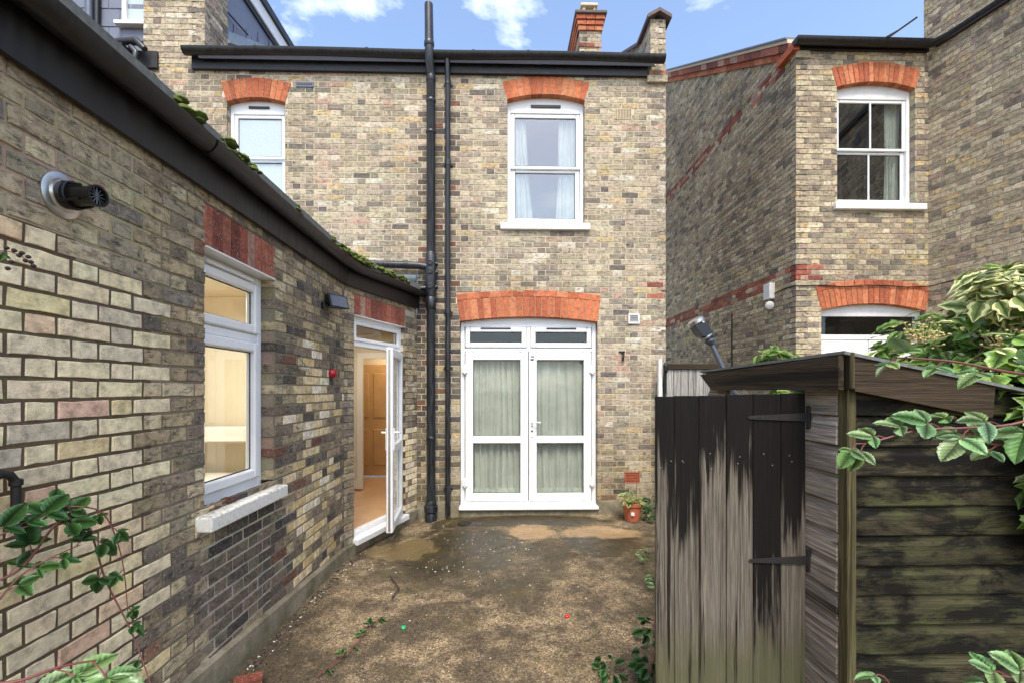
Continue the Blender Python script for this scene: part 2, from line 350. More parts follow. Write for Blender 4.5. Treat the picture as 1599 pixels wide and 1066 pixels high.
def blob(cx_, cy_, rx, ry, soft=.5):
    dx = t.math('DIVIDE', t.math('SUBTRACT', x, cx_), rx); dy = t.math('DIVIDE', t.math('SUBTRACT', y, cy_), ry)
    r = t.math('SQRT', t.math('ADD', t.math('MULTIPLY', dx, dx), t.math('MULTIPLY', dy, dy)))
    r = t.math('ADD', r, t.math('MULTIPLY', t.math('SUBTRACT', t.noise(3.4, 6, .65), .5), 1.5))
    return t.ramp(r, [(1-soft*.5, 1.0), (1+soft*.5, 0.0)])
wet = t.math('MAXIMUM', blob(-.45, 4.8, .85, .85), t.math('MAXIMUM', blob(.2, 5.75, 1.3, .30), blob(1.1, 4.9, .5, .5)))
wet = t.math('MAXIMUM', wet, t.math('MULTIPLY', blob(1.5, 3.9, .45, 1.6), .7))
wet = t.math('MAXIMUM', wet, t.math('MULTIPLY', blob(-.1, 4.3, 1.1, .8, .9), .6))
col = t.mix(t.math('MULTIPLY', wet, .90), col, t.mix(t.ramp(t.noise(9, 6, .75), [(.35, 0.0), (.65, 1.0)]), lin((22, 20, 13)), lin((70, 62, 40))))
dry = t.math('MAXIMUM', blob(1.15, 5.25, .5, .25), blob(.35, 5.3, .3, .3)); col = t.mix(t.math('MULTIPLY', dry, .55), col, lin((178, 148, 108)))
slabm = blob(-1.05, 4.9, .35, .42, .3); col = t.mix(t.math('MULTIPLY', slabm, .4), col, lin((140, 118, 76)))
alg = t.ramp(t.noise(2.1, 5, .6), [(.55, 0.0), (.75, .45)]); col = t.mix(alg, col, lin((92, 84, 44)))
crk = t.n('ShaderNodeTexVoronoi', feature='DISTANCE_TO_EDGE'); crk.inputs['Scale'].default_value = .62
wv = t.n('ShaderNodeVectorMath', operation='ADD'); nz = t.n('ShaderNodeTexNoise'); nz.inputs['Scale'].default_value = 2.0; t.l(t.pos, nz.inputs['Vector']); t.l(t.pos, wv.inputs[0])
sc3 = t.n('ShaderNodeVectorMath', operation='SCALE'); sc3.inputs['Scale'].default_value = .35; t.l(nz.outputs['Color'], sc3.inputs[0]); t.l(sc3.outputs[0], wv.inputs[1]); t.l(wv.outputs[0], crk.inputs['Vector'])
col = t.mix(t.math('MULTIPLY', t.ramp(crk.outputs['Distance'], [(.0, .8), (.0035, 0.0)]), t.ramp(t.noise(1.7, 2), [(.52, 0.0), (.6, 1.0)])), col, lin((30, 26, 20)))
t.bump(t.math('ADD', t.math('MULTIPLY', vo.outputs['Distance'], -1.0), t.math('MULTIPLY', med, .6)), .5, .006)
M['ground'] = t.fin(col, t.ramp(wet, [(0, .8), (1, .3)]), spec=.4)
# ------------------------------------------------------------------ bricks
def jit(c, a=.07):
    k = 1+rnd.uniform(-a, a); return tuple(max(0, min(1, v*k*q*(1+rnd.uniform(-.025, .025)))) for v, q in zip(lin(c), (.985, 1.0, 1.03)))
def pick(pal):
    r = rnd.random()*sum(w for w, _ in pal)
    for w, c in pal:
        r -= w
        if r <= 0: return c
    return pal[-1][1]
PAL_FACADE = [(.26, (178, 163, 137)), (.22, (162, 148, 125)), (.17, (190, 175, 147)), (.14, (148, 136, 117)), (.06, (128, 118, 104)), (.02, (108, 100, 92)), (.05, (188, 165, 124)), (.02, (180, 150, 128)), (.04, (204, 193, 170))]
PAL_PALE = [(.36, (238, 220, 180)), (.3, (240, 222, 178)), (.16, (230, 213, 178)), (.1, (232, 211, 158)), (.04, (234, 202, 162)), (.04, (206, 192, 164)), (.01, (222, 186, 154))]
PAL_OLD = [(.26, (156, 140, 112)), (.2, (136, 122, 102)), (.22, (172, 154, 120)), (.09, (112, 102, 90)), (.13, (184, 165, 128)), (.08, (196, 180, 144)), (.01, (152, 114, 90)), (.01, (92, 84, 78))]
PAL_DARK = [(.3, (112, 101, 86)), (.3, (94, 86, 78)), (.2, (126, 114, 96)), (.1, (78, 72, 68)), (.06, (120, 84, 68)), (.04, (146, 132, 108))]
PAL_TOP = [(.3, (180, 163, 131)), (.2, (158, 144, 120)), (.24, (194, 176, 141)), (.08, (134, 124, 110)), (.15, (204, 187, 150)), (.02, (176, 148, 122))]
PAL_NB = [(.26, (176, 159, 130)), (.24, (190, 172, 140)), (.17, (156, 141, 117)), (.09, (128, 117, 102)), (.14, (206, 189, 156)), (.05, (196, 171, 126)), (.05, (168, 146, 126))]
PAL_RED = [(.5, (188, 108, 70)), (.3, (172, 92, 60)), (.2, (200, 124, 84))]
PAL_REDOLD = [(.4, (150, 84, 66)), (.3, (130, 72, 60)), (.2, (170, 102, 80)), (.1, (182, 142, 120))]
def brick_geo(mb, fr, a, b, z0, z1, depth, proud, col, near):
    """one brick: bevelled, slightly uneven face; local ring so edges look chipped when near"""
    c = .0022; j = .0012 if not near else .0022
    if near:
        nl = 4 if (b-a) > .15 else 3
        ring = [(a+(b-a)*i/nl, z0) for i in range(nl)]+[(b, z0)]+[(b-(b-a)*i/nl, z1) for i in range(nl)]+[(a, z1)]
    else: ring = [(a, z0), (b, z0), (b, z1), (a, z1)]
    n = len(ring); ma = (a+b)/2; mz = (z0+z1)/2; tilt = rnd.uniform(-.0018, .0018)
    r0 = [(s+rnd.uniform(-j, j), z+rnd.uniform(-j, j)) for s, z in ring]
    v = [fr.p(s, z, -depth) for s, z in r0]+[fr.p(s, z, proud-c) for s, z in r0]
    v += [fr.p(s+(c if s < ma else -c)*(1 if abs(s-ma) > (b-a)*.3 else .2)+rnd.uniform(-j, j)*.5, z+(c if z < mz else -c)+rnd.uniform(-j, j)*.5, proud+tilt*(1 if s < ma else -1)) for s, z in r0]
    F = []
    for q in range(2):
        for i in range(n): F.append((q*n+i, q*n+(i+1) % n, (q+1)*n+(i+1) % n, (q+1)*n+i))
    F.append(tuple(2*n+i for i in range(n)))
    mb.add(v, F, col)
class Wall:
    """courses of Flemish bond on a frame; keeps the list of bricks so the ones that show largest become objects"""
    def __init__(s, fr, limits, z0, z1, pal, mortar, holes=(), course=.074, joint=.0095, depth=.035, mat='brick', recess=.006, phase=0.0):
        s.fr = fr; s.b = []; s.mat = mat; s.m = MB(); st, hd = .2245, .112; per = st+hd; i = 0; z = z0
        while z < z1-.02:
            zt = min(z+course, z1); zc = (z+zt)/2; lo, hi = limits(zc)
            iv = [(lo, hi)] if hi-lo > .03 else []
            for h in holes:
                e = h(zc)
                if not e: continue
                nv = []
                for a, b in iv:
                    if e[1] <= a or e[0] >= b: nv.append((a, b)); continue
                    if e[0]-a > .02: nv.append((a, e[0]))
                    if b-e[1] > .02: nv.append((e[1], b))
                iv = nv
            for a, b in iv:
                ja = a > lo+1e-6; jb = b < hi-1e-6
                x = lo+phase-(per if i % 2 == 0 else per*.5)-per
                k = 0
                while x < b:
                    w = st if k % 2 == 0 else hd
                    p, q = max(x, a), min(x+w, b)
                    if q-p > .028:
                        jl = 0 if p == a else joint/2; jr = 0 if q == b else joint/2
                        dp = .11 if (ja and p == a) or (jb and q == b) or p == lo or q == hi else depth
                        col, mt = pal((p+q)/2, zc, q-p)
                        s.b.append((p+jl, q-jr, z+joint/2, zt-joint/2, dp, rnd.uniform(-.0015, .0025), col, mt or mat))
                    x += w; k += 1
                n = max(1, int((b-a)/.35)); seg = [a+(b-a)*q/n for q in range(n+1)]
                for q in range(n):
                    p0, p1 = seg[q], seg[q+1]; mc = mortar((p0+p1)/2, zc)
                    s.m.add([fr.p(p0, z, -recess), fr.p(p1, z, -recess), fr.p(p1, zt, -recess), fr.p(p0, zt, -recess)], [(0, 1, 2, 3)], mc)
                for e, fl in ((a, 1), (b, -1)):
                    s.m.add([fr.p(e+.006*fl, z, -recess), fr.p(e+.006*fl, zt, -recess), fr.p(e+.006*fl, zt, -.16), fr.p(e+.006*fl, z, -.16)], [(0, 1, 2, 3)], mortar(e, zc))
            z += course; i += 1
    def size(s, k):
        a, b, z0, z1 = s.b[k][:4]; q = [proj(s.fr.p(p, z)) for p in (a, b) for z in (z0, z1)]
        if any(v is None for v in q): return 0
        xs = [v[0] for v in q]; ys = [v[1] for v in q]
        if max(xs) < 4 or min(xs) > 1595 or max(ys) < 4 or min(ys) > 1062: return 0
        return (max(xs)-min(xs))*(abs(q[1][1]-q[0][1])+abs(q[3][1]-q[2][1]))/2
def finish_walls(entries, nmax, hide=None):
    """entries: (Wall, part name, parent thing, near). The nmax largest bricks become objects, the rest one part per material"""
    allb = sorted(((w.size(k), wi, k) for wi, (w, *_r) in enumerate(entries) for k in range(len(w.b)) if not (hide and hide(w.fr.p((w.b[k][0]+w.b[k][1])/2, (w.b[k][2]+w.b[k][3])/2)))), reverse=True)
    single = {(wi, k) for sz, wi, k in allb[:nmax] if sz > 60}
    res = []
    for wi, (w, name, par, near) in enumerate(entries):
        wo = w.m.build(name, M['mortar'], par, fix=False); rest = {}
        for k, (a, b, z0, z1, dp, pr, col, mt) in enumerate(w.b):
            if (wi, k) in single:
                mb = MB(); brick_geo(mb, w.fr, a, b, z0, z1, dp, pr, col, near); mb.build('brick', M[mt], wo, fix=False)
            else:
                mb = rest.setdefault(mt, MB()); brick_geo(mb, w.fr, a, b, z0, z1, dp, pr, col, near and w.size(k) > 300)
        for mt, mb in rest.items(): tag(mb.build('brickwork', M[mt], wo, fix=False), kind='stuff')
        res.append(wo)
    return res
class Arch:
    """segmental arch of voussoirs over an opening"""
    def __init__(s, fr, sL, sR, zs, rise, thick, n, top=0.0):
        s.fr = fr; s.sc = (sL+sR)/2; h = (sR-sL)/2; s.r = (h*h+rise*rise)/(2*rise); s.cz = zs+rise-s.r; s.al = math.asin(h/s.r); s.t = thick; s.n = n; s.top = top; s.sL, s.sR, s.zs, s.rise = sL, sR, zs, rise
    def inside(s, a, z):
        x = a-s.sc; y = z-s.cz; r = math.hypot(x, y); return abs(math.atan2(x, y)) <= s.al and r <= s.r+s.t+s.top+.004
    def hole(s, zbot):
        def f(zc):
            if zc < zbot: return None
            if zc < s.zs: return (s.sL, s.sR)
            w = 0
            x = 0.0
            while x < 2.5:
                if s.inside(s.sc+x, zc): w = x
                x += .006
            return (s.sc-w-.004, s.sc+w+.004) if w > 0 else None
        return f
    def q(s, ang, r, d): return s.fr.p(s.sc+math.sin(ang)*r, s.cz+math.cos(ang)*r, d)
    def build(s, parent, pal, mcol, mat='brick_red'):
        mb = MB(); K = 24; A = s.al+.02
        for i in range(K):
            a0 = -A+2*A*i/K; a1 = -A+2*A*(i+1)/K
            mb.add([s.q(a0, s.r+.004, -.005), s.q(a1, s.r+.004, -.005), s.q(a1, s.r+s.t+s.top+.05, -.0065), s.q(a0, s.r+s.t+s.top+.05, -.0065)], [(0, 1, 2, 3)], mcol)
            mb.add([s.q(a0, s.r+.004, -.005), s.q(a1, s.r+.004, -.005), s.q(a1, s.r+.004, -.1), s.q(a0, s.r+.004, -.1)], [(0, 1, 2, 3)], mcol)
        bed = mb.build('arch_bed', M['mortar'], parent, fix=False)
        rows = [(s.r, s.r+s.t, s.n)]
        if s.top: rows.append((s.r+s.t+.004, s.r+s.t+s.top, int(s.n*.62)))
        for r0, r1, n in rows:
            for i in range(n):
                g = .0036/s.r; a0 = -s.al+2*s.al*i/n+g; a1 = -s.al+2*s.al*(i+1)/n-g; pr = .003+rnd.uniform(-.001, .002); c = .003; cr = c/s.r
                m = MB(); v = []
                for d, e, ce in ((-.1, 0, 0), (pr-c, 0, 0), (pr, cr, c)):
                    v += [s.q(a0+e, r0+ce, d), s.q(a1-e, r0+ce, d), s.q(a1-e, r1-ce, d), s.q(a0+e, r1-ce, d)]
                F = [(u*4+k, u*4+(k+1) % 4, (u+1)*4+(k+1) % 4, (u+1)*4+k) for u in range(2) for k in range(4)]+[(8, 9, 10, 11)]
                m.add(v, F, jit(pick(pal), .1)); m.build('arch_brick', M[mat], bed, fix=False)
        return bed
def soldier(fr, sL, sR, z0, z1, n, parent, pal):
    mb = MB(); mb.box(fr, sL, sR, z0, z1, -.1, -.006, col=lin((150, 120, 100))); bed = mb.build('lintel_bed', M['mortar'], parent)
    for i in range(n):
        a = sL+(sR-sL)*i/n+.002; b = sL+(sR-sL)*(i+1)/n-.002; m = MB(); brick_geo(m, fr, a, b, z0+.002, z1-.002, .1, .001+rnd.uniform(-.001, .002), jit(pick(pal), .12), True); m.build('lintel_brick', M['brick_red'], bed, fix=False)
def bars(mb, fr, sa, sb, za, zb, w, d0, d1, ch=.006, wb=None, wt=None):
    wb = wb or w; wt = wt or w
    mb.box(fr, sa, sa+w, za, zb, d0, d1, ch); mb.box(fr, sb-w, sb, za, zb, d0, d1, ch)
    mb.box(fr, sa+w, sb-w, za, za+wb, d0, d1-.001, ch); mb.box(fr, sa+w, sb-w, zb-wt, zb, d0, d1-.001, ch)
def pane(fr, sa, sb, za, zb, d, mat, parent, name='pane'):
    mb = MB(); mb.box(fr, sa, sb, za, zb, d-.006, d); o = mb.build(name, M[mat], parent)
    g = MB(); e = .007; bars(g, fr, sa, sb, za, zb, e, d+.0005, d+.006, 0); g.build('gasket', M['gasket'], parent); return o
def shell(name, mat, parent, x0, x1, y0, y1, z0, z1, skip=()):
    """room walls as thin slabs; skip names of sides left open"""
    mb = MB(); fr = Frame((0, 0, 0), (1, 0, 0)); t_ = .04      # d = -y
    S = {'back': (x0, x1, z0, z1, -y1-t_, -y1), 'front': (x0, x1, z0, z1, -y0, -y0+t_), 'left': (x0-t_, x0, z0, z1, -y1, -y0), 'right': (x1, x1+t_, z0, z1, -y1, -y0), 'floor': (x0, x1, z0-t_, z0, -y1, -y0), 'ceil': (x0, x1, z1, z1+t_, -y1, -y0)}
    for k, v in S.items():
        if k not in skip: mb.box(fr, *v)
    return mb.build(name, M[mat], parent)
FAC = Frame((0, 6.0, 0), (1, 0, 0))                       # rear wall of the house: s = X
EXT = Frame((-1.58, 0, 0), (0, 1, 0))                     # extension side wall: s = Y
ANG = Frame((-1.58, 4.63, 0), (0.475, 1.37, 0))           # canted wall with the open door
ANGL = math.hypot(.475, 1.37)
# ------------------------------------------------------------------ ground
def gz(x, y):
    d = math.exp(-((x+1.2)**2/.7+(y-5.1)**2/1.6))
    return -.07*d+.008*mnoise.noise(Vector((x*1.4, y*1.4, 3)))+.004*mnoise.noise(Vector((x*5, y*5, 1)))
def axis(lo, hi, step, far):
    v = []; q = lo
    while q <= hi+1e-6: v.append(q); q += step
    k = step
    while v[-1] < far: k *= 1.5; v.append(v[-1]+k)
    k = step
    while v[0] > -far: k *= 1.5; v.insert(0, v[0]-k)
    return v
gx = axis(-1.7, 2.4, .06, 400); gy = axis(.5, 6.1, .06, 400); mb = MB(); nx = len(gx)
mb.v = [(x, y, gz(x, y) if -3 < x < 4 and -1 < y < 8 else 0) for y in gy for x in gx]
mb.f = [(j*nx+i, j*nx+i+1, (j+1)*nx+i+1, (j+1)*nx+i) for j in range(len(gy)-1) for i in range(nx-1)]; mb.c = [None]*len(mb.f)
tag(mb.build('ground', M['ground'], smooth=True, fix=False), kind='structure')
# ------------------------------------------------------------------ the house
house = thing('brick_house', 'two-storey yellow stock brick house rear with white french doors', 'house', (0, 6, 0))
aF = Arch(FAC, -.54, 1.28, 2.545, .062, .265, 22, .085)
aW = Arch(FAC, .085, 1.108, 5.47, .075, .235, 13)
aZ = Arch(FAC, -3.56, -2.81, 5.385, .06, .255, 11)
def rect_hole(a, b, z0, z1): return lambda zc: (a, b) if z0 < zc < z1 else None
def fac_lim(z): return (-6.2 if z > 2.72 else -1.10, 2.19)
def fac_pal(s, z, w):
    if 2.885 < z < 3.115 and s > (2.0 if int(z/.074) % 2 else 2.07): return jit(pick(PAL_REDOLD)), 'brick_red'
    c = pick(PAL_FACADE)
    if rnd.random() < .5*max(0, min(1, (1.6-z)/1.2)): c = pick(PAL_OLD)
    wetp = abs(s+.83) < .22 and rnd.random() < .72          # soot and damp beside the pipes
    if s < -.95 and z < 2.7 or (wetp and z < 5.6): c = pick(PAL_DARK)
    k = jit(c, .08)
    g = max(0, min(1, (1.1-z)/1.0))*.22                     # algae near the ground
    return tuple(a*(1-g)+b*g for a, b in zip(k, lin((112, 104, 58)))), None
def fac_mor(s, z):
    c = lin((204, 190, 162)) if z > 1.2 else lin((184, 170, 134))
    return tuple(v*rnd.uniform(.85, 1.08) for v in c)
wf = Wall(FAC, fac_lim, .19, 5.86, fac_pal, fac_mor, [aF.hole(.05), aW.hole(3.83), aZ.hole(4.0), rect_hole(1.64, 1.842, .42, .55), rect_hole(1.535, 1.74, 5.23, 5.36)], phase=.06, recess=.0035)
RET = Frame((2.19, 6.0, 0), (0, 1, 0))                      # return of the house towards the side passage
wr = Wall(RET, lambda z: (0.0, 3.2), 0, 6.1, fac_pal, fac_mor, phase=.1)
finish_walls([(wf, 'rear_wall', house, False), (wr, 'return_wall', house, False)], 300, hide=lambda p: p.x > 2.19-.001 and p.y > 6.05 or (p.x < -1.1 and proj(p)[1] > 470) or (p.x > 2.0 and p.z < 1.6) or p.x < -4.7)
for a, pl in ((aF, PAL_RED), (aW, PAL_RED), (aZ, PAL_RED)): a.build(house, pl, lin((188, 158, 128)))
mb = MB(); mb.box(FAC, -1.10, -.55, -.2, .185, -.1, .018, .006); mb.box(FAC, 1.285, 2.2, -.2, .185, -.1, .018, .006); mb.box(FAC, -.55, 1.285, -.2, .075, -.1, .01, .006)
mb.build('plinth', M['plinth'], house)
# roof, party parapet, chimney
def roofz(y): return 5.98+(y-5.9)*.577
mb = MB(); mb.prism([Vector((-3.85, 5.84, 5.945)), Vector((-3.85, 11.5, roofz(11.5))), Vector((-3.85, 11.5, roofz(11.5)-.1)), Vector((-3.85, 5.9, 5.87))], (5.85, 0, 0)); mb.build('roof', M['slate'], house)
mb = MB(); prof = [(6.02, 5.86), (6.02, 6.56), (6.42, 6.56), (8.9, 8.0), (8.9, 7.4), (6.5, 5.86)]
par = [(y, z) for y, z in prof]
PAR = Frame((1.985, 0, 0), (0, -1, 0))
PARF = Frame((0, 6.0, 0), (1, 0, 0))
def par_pal(s, z, w): return jit(pick(PAL_FACADE), .1), None
wp = Wall(PARF, lambda z: (1.985, 2.19), 5.86, 6.57, par_pal, fac_mor, course=.074)
def par_lim(z):
    back = 8.9; fr_ = 6.0 if z < 6.56 else 6.42+(z-6.56)/.577
    return (-back, -fr_)
wps = Wall(PAR, par_lim, 5.95, 7.95, par_pal, fac_mor)
finish_walls([(wp, 'parapet_end', house, False), (wps, 'parapet_side', house, False)], 0)
mb = MB()
for x0, x1, hgt in ((1.93, 2.09, 1), (2.09, 2.25, -1)):
    zz = (0.0, .09) if hgt == 1 else (.09, 0.0)
    pl = [(5.93, 6.58), (6.43, 6.58), (8.95, 8.03)]
    for (ya, za), (yb, zb) in zip(pl, pl[1:]):
        mb.add([Vector((x0, ya, za+zz[0])), Vector((x1, ya, za+zz[1])), Vector((x1, yb, zb+zz[1])), Vector((x0, yb, zb+zz[0])), Vector((x0, ya, za+zz[0]-.045)), Vector((x1, ya, za+zz[1]-.045)), Vector((x1, yb, zb+zz[1]-.045)), Vector((x0, yb, zb+zz[0]-.045))], [(0,1,2,3),(4,5,6,7),(0,1,5,4),(3,2,6,7),(0,3,7,4),(1,2,6,5)])
mb.build('coping', M['cap_stone'], house)
mb = MB(); mb.box(FAC, 1.93, 2.2, 5.70, 5.79, -.1, .05, .005, lin((170, 158, 132))); mb.box(FAC, 1.95, 2.2, 5.79, 5.86, -.1, .04, .005, lin((150, 110, 88))); mb.build('kneeler', M['brick'], house)
CHF = Frame((0, 9.0, 0), (1, 0, 0)); CHS = Frame((1.557, 0, 0), (0, -1, 0))
def ch_pal(s, z, w): return jit(pick(PAL_FACADE), .1), None
wc1 = Wall(CHF, lambda z: (1.557, 1.99), 7.3, 8.76, ch_pal, fac_mor); wc2 = Wall(CHS, lambda z: (-10.8, -9.0), 7.0, 8.76, ch_pal, fac_mor)
cho = finish_walls([(wc1, 'chimney', house, False), (wc2, 'chimney_side', house, False)], 0)
for i, (e, z0) in enumerate(((.012, 8.44), (.0, 8.60), (.03, 8.76), (.05, 8.855), (.072, 8.95))):
    if i == 1: continue
    n = 3
    for k in range(n):
        a = 1.557-e+(.433+2*e)*k/n+.004; b = 1.557-e+(.433+2*e)*(k+1)/n-.004; mb = MB(); mb.box(CHF, a, b, z0, z0+.085, -.2, e, .004, jit(pick(PAL_RED if i else PAL_REDOLD))); mb.build('corbel_brick', M['brick_red'], cho[0])
    for k in range(8):
        y0 = 9.0+1.8*k/8; mb = MB(); mb.box(CHS, -(y0+.221), -y0-.004, z0, z0+.085, -.15, e+.002, .004, jit(pick(PAL_RED))); mb.build('corbel_brick', M['brick_red'], cho[0])
mb = MB(); mb.box(CHF, 1.46, 2.09, 9.04, 9.10, -1.95, .11, .01); mb.build('chimney_cap', M['cap_stone'], cho[0])
mb = MB(); mb.box(CHF, 1.62, 1.68, 9.1, 9.24, -.3, 0, .005); mb.box(CHF, 1.84, 1.88, 9.1, 9.24, -.3, 0, .005); mb.box(CHF, 1.58, 1.92, 9.24, 9.30, -.34, .04, .01); mb.lathe((1.76, 9.15, 9.08), (0, 0, 1), [(0, .12), (.12, .1), (.12, .08), (.02, .08)], 16); mb.build('chimney_cowl', M['cream_clay'], cho[0])
# taller back part of the house on the left: brick pier, slate-hung dormer
PIF = Frame((0, 6.0, 0), (1, 0, 0)); PIS = Frame((-3.84, 6.0, 0), (0, 1, 0))
wpi = Wall(PIF, lambda z: (-4.62, -3.84), 5.86, 8.2, fac_pal, fac_mor, phase=.06); wpj = Wall(PIS, lambda z: (0.0, .5), 5.9, 8.2, fac_pal, fac_mor)
UPS = Frame((-3.86, 6.5, 0), (0, 1, 0)); wup = Wall(UPS, lambda z: (max(0.0, (z-6.72)/.577), 2.4), 6.0, 7.6, fac_pal, fac_mor)
wup2 = Wall(UPS, lambda z: (0.0, max(.04, 2.2-(7.92-z)*.0)) if z < 6.62 else ((z-6.62)/.577, 2.3), 6.0, 6.62, fac_pal, fac_mor)
finish_walls([(wpi, 'pier_front', house, False), (wpj, 'pier_side', house, False), (wup2, 'upstand_wall', house, False)], 0)
dorm = MB(); dorm.box(Frame((-3.9, 6.5, 0), (0, 1, 0)), 0, 2.3, 6.3, 7.9, -2.4, 0); dorm.box(Frame((0, 6.42, 0), (1, 0, 0)), -6.6, -4.62, 5.9, 9.2, -.3, 0); d_o = dorm.build('dormer', M['slate'], house)
DS = Frame((-3.895, 6.5, 0), (0, 1, 0))
for i in range(7):
    z0 = 6.56+i*.2
    for k in range(9):
        a = k*.27+(.135 if i % 2 else 0)-.1; b = a+.262; a = max(a, (z0-6.62)/.6, 0); b = min(b, 2.28)
        if b-a < .05: continue
        m = MB(); m.add([DS.p(a, z0, .004), DS.p(b, z0, .004), DS.p(b, z0, .012), DS.p(a, z0, .012), DS.p(a, z0+.215, 0), DS.p(b, z0+.215, 0), DS.p(b, z0+.215, .004), DS.p(a, z0+.215, .004)], [(0,1,2,3),(3,2,6,7),(4,5,6,7),(0,1,5,4),(0,3,7,4),(1,2,6,5)]); m.build('slate', M['slate'], d_o)
DF = Frame((0, 6.42, 0), (1, 0, 0))
for i in range(6):
    z0 = 5.9+i*.25
    for k in range(6):
        a = -6.3+k*.3+(.15 if i % 2 else 0); b = min(a+.293, -4.63)
        if b-a < .04: continue
        m = MB(); m.add([DF.p(a, z0, .004), DF.p(b, z0, .004), DF.p(b, z0, .014), DF.p(a, z0, .014), DF.p(a, z0+.27, .0), DF.p(b, z0+.27, .0), DF.p(b, z0+.27, .005), DF.p(a, z0+.27, .005)], [(0,1,2,3),(3,2,6,7),(4,5,6,7),(0,1,5,4),(0,3,7,4),(1,2,6,5)]); m.build('slate', M['slate'], d_o)
mb = MB(); y0, y1 = 6.42, 8.62
mb.box(DS, -.1, 2.14, 7.62, 7.84, .03, .06, .004); mb.build('dormer_fascia', M['white_paint'], d_o)
mb = MB(); mb.box(DS, -.1, 2.2, 7.84, 7.97, -2.5, .10, .006); mb.box(DS, 0, 2.14, 7.54, 7.62, .0, .03, .003); mb.build('dormer_roof_edge', M['fascia'], d_o)
mb = MB(); mb.prism([DS.p(0, 6.56, .016), DS.p(2.3, 7.86, .016), DS.p(2.3, 7.98, .016), DS.p(0, 6.70, .016)], DS.n*.012); mb.prism([DS.p(0, 6.52, .026), DS.p(2.3, 7.83, .026), DS.p(2.3, 7.87, .026), DS.p(0, 6.57, .026)], DS.n*.06); mb.build('flashing', M['lead'], d_o)
mb = MB(); mb.tube([DS.p(.02, 6.98, .03), DS.p(.5, 7.02, .06)], .012, 6); mb.build('rail', M['black_plastic'], d_o)
mb = MB(); w0 = at(150, 0, 6.3).x; mb.box(DF, -5.26, -4.63, 6.62, 6.67, .0, .11, .004); bars(mb, DF, -5.2, -4.64, 6.67, 7.8, .06, .0, .05); dwin = mb.build('dormer_window', M['white_paint'], d_o)
mb = MB(); mb.box(DF, -5.14, -4.7, 6.73, 7.74, .004, .012); mb.build('pane', M['frosted'], dwin)
mb = MB(); mb.box(DF, -5.2, -4.64, 6.44, 6.60, .014, .03, .004); mb.build('window_apron', M['slate'], d_o)
# windows of the house
def white(mb, name, par): return mb.build(name, M['upvc'], par)
RC = -.085                                                   # how far frames sit back from the brick face
# upper sash window
mb = MB(); bars(mb, FAC, .085, 1.108, 3.83, 5.40, .045, RC-.07, RC, .006, .05, .06)
K = 14
for k in range(K):                                           # arched head filler
    a0 = .085+1.023*k/K; a1 = .085+1.023*(k+1)/K; f0, f1 = ((1-abs(((a+b)/2-.5965)/.5115)**2) for a, b in ((a0, a0), (a1, a1)))
    mb.prism([FAC.p(a0, 5.398, RC-.06), FAC.p(a1, 5.398, RC-.06), FAC.p(a1, 5.475+.075*f1, RC-.06), FAC.p(a0, 5.475+.075*f0, RC-.06)], FAC.n*.055)
win = white(mb, 'window', house)
tag(win, 'tall white sash window with draped curtains')
mb = MB(); bars(mb, FAC, .132, 1.061, 4.60, 5.338, .052, RC-.045, RC-.012, .008, .04); white(mb, 'upper_sash', win)
mb = MB(); bars(mb, FAC, .132, 1.061, 3.882, 4.60, .058, RC-.075, RC-.040, .008, .065, .036); white(mb, 'lower_sash', win)
pane(FAC, .184, 1.009, 4.642, 5.286, RC-.03, 'glass_sky', win); pane(FAC, .190, 1.003, 3.948, 4.562, RC-.06, 'glass_sky', win)
mb = MB(); mb.box(FAC, -.005, 1.175, 3.745, 3.83, -.12, .05, .008); white(mb, 'sill', win)
mb = MB(); mb.box(FAC, .40, .80, 5.415, 5.45, RC, RC+.012, .003); mb.build('trickle_vent', M['gasket'], win)
# frosted window on the left
mb = MB(); bars(mb, FAC, -3.56, -2.81, 4.03, 5.33, .045, RC-.07, RC, .006, .05, .06)
for k in range(K):
    a0 = -3.56+.75*k/K; a1 = -3.56+.75*(k+1)/K; f0, f1 = (1-((a+3.185)/.375)**2 for a in (a0, a1))
    mb.prism([FAC.p(a0, 5.328, RC-.06), FAC.p(a1, 5.328, RC-.06), FAC.p(a1, 5.39+.06*f1, RC-.06), FAC.p(a0, 5.39+.06*f0, RC-.06)], FAC.n*.055)
win2 = tag(white(mb, 'window', house), 'white sash window with obscured glass')
mb = MB(); bars(mb, FAC, -3.513, -2.857, 4.69, 5.27, .045, RC-.045, RC-.012, .007, .035); white(mb, 'upper_sash', win2)
mb = MB(); bars(mb, FAC, -3.513, -2.857, 4.08, 4.69, .05, RC-.075, RC-.04, .007, .06, .03); white(mb, 'lower_sash', win2)
pane(FAC, -3.468, -2.902, 4.727, 5.225, RC-.03, 'frosted', win2); pane(FAC, -3.463, -2.907, 4.142, 4.658, RC-.06, 'frosted', win2)
mb = MB(); mb.box(FAC, -3.62, -2.75, 3.96, 4.03, -.12, .05, .008); white(mb, 'sill', win2)
mb = MB(); mb.box(FAC, -3.32, -3.05, 5.345, 5.375, RC, RC+.012, .003); mb.build('trickle_vent', M['gasket'], win2)
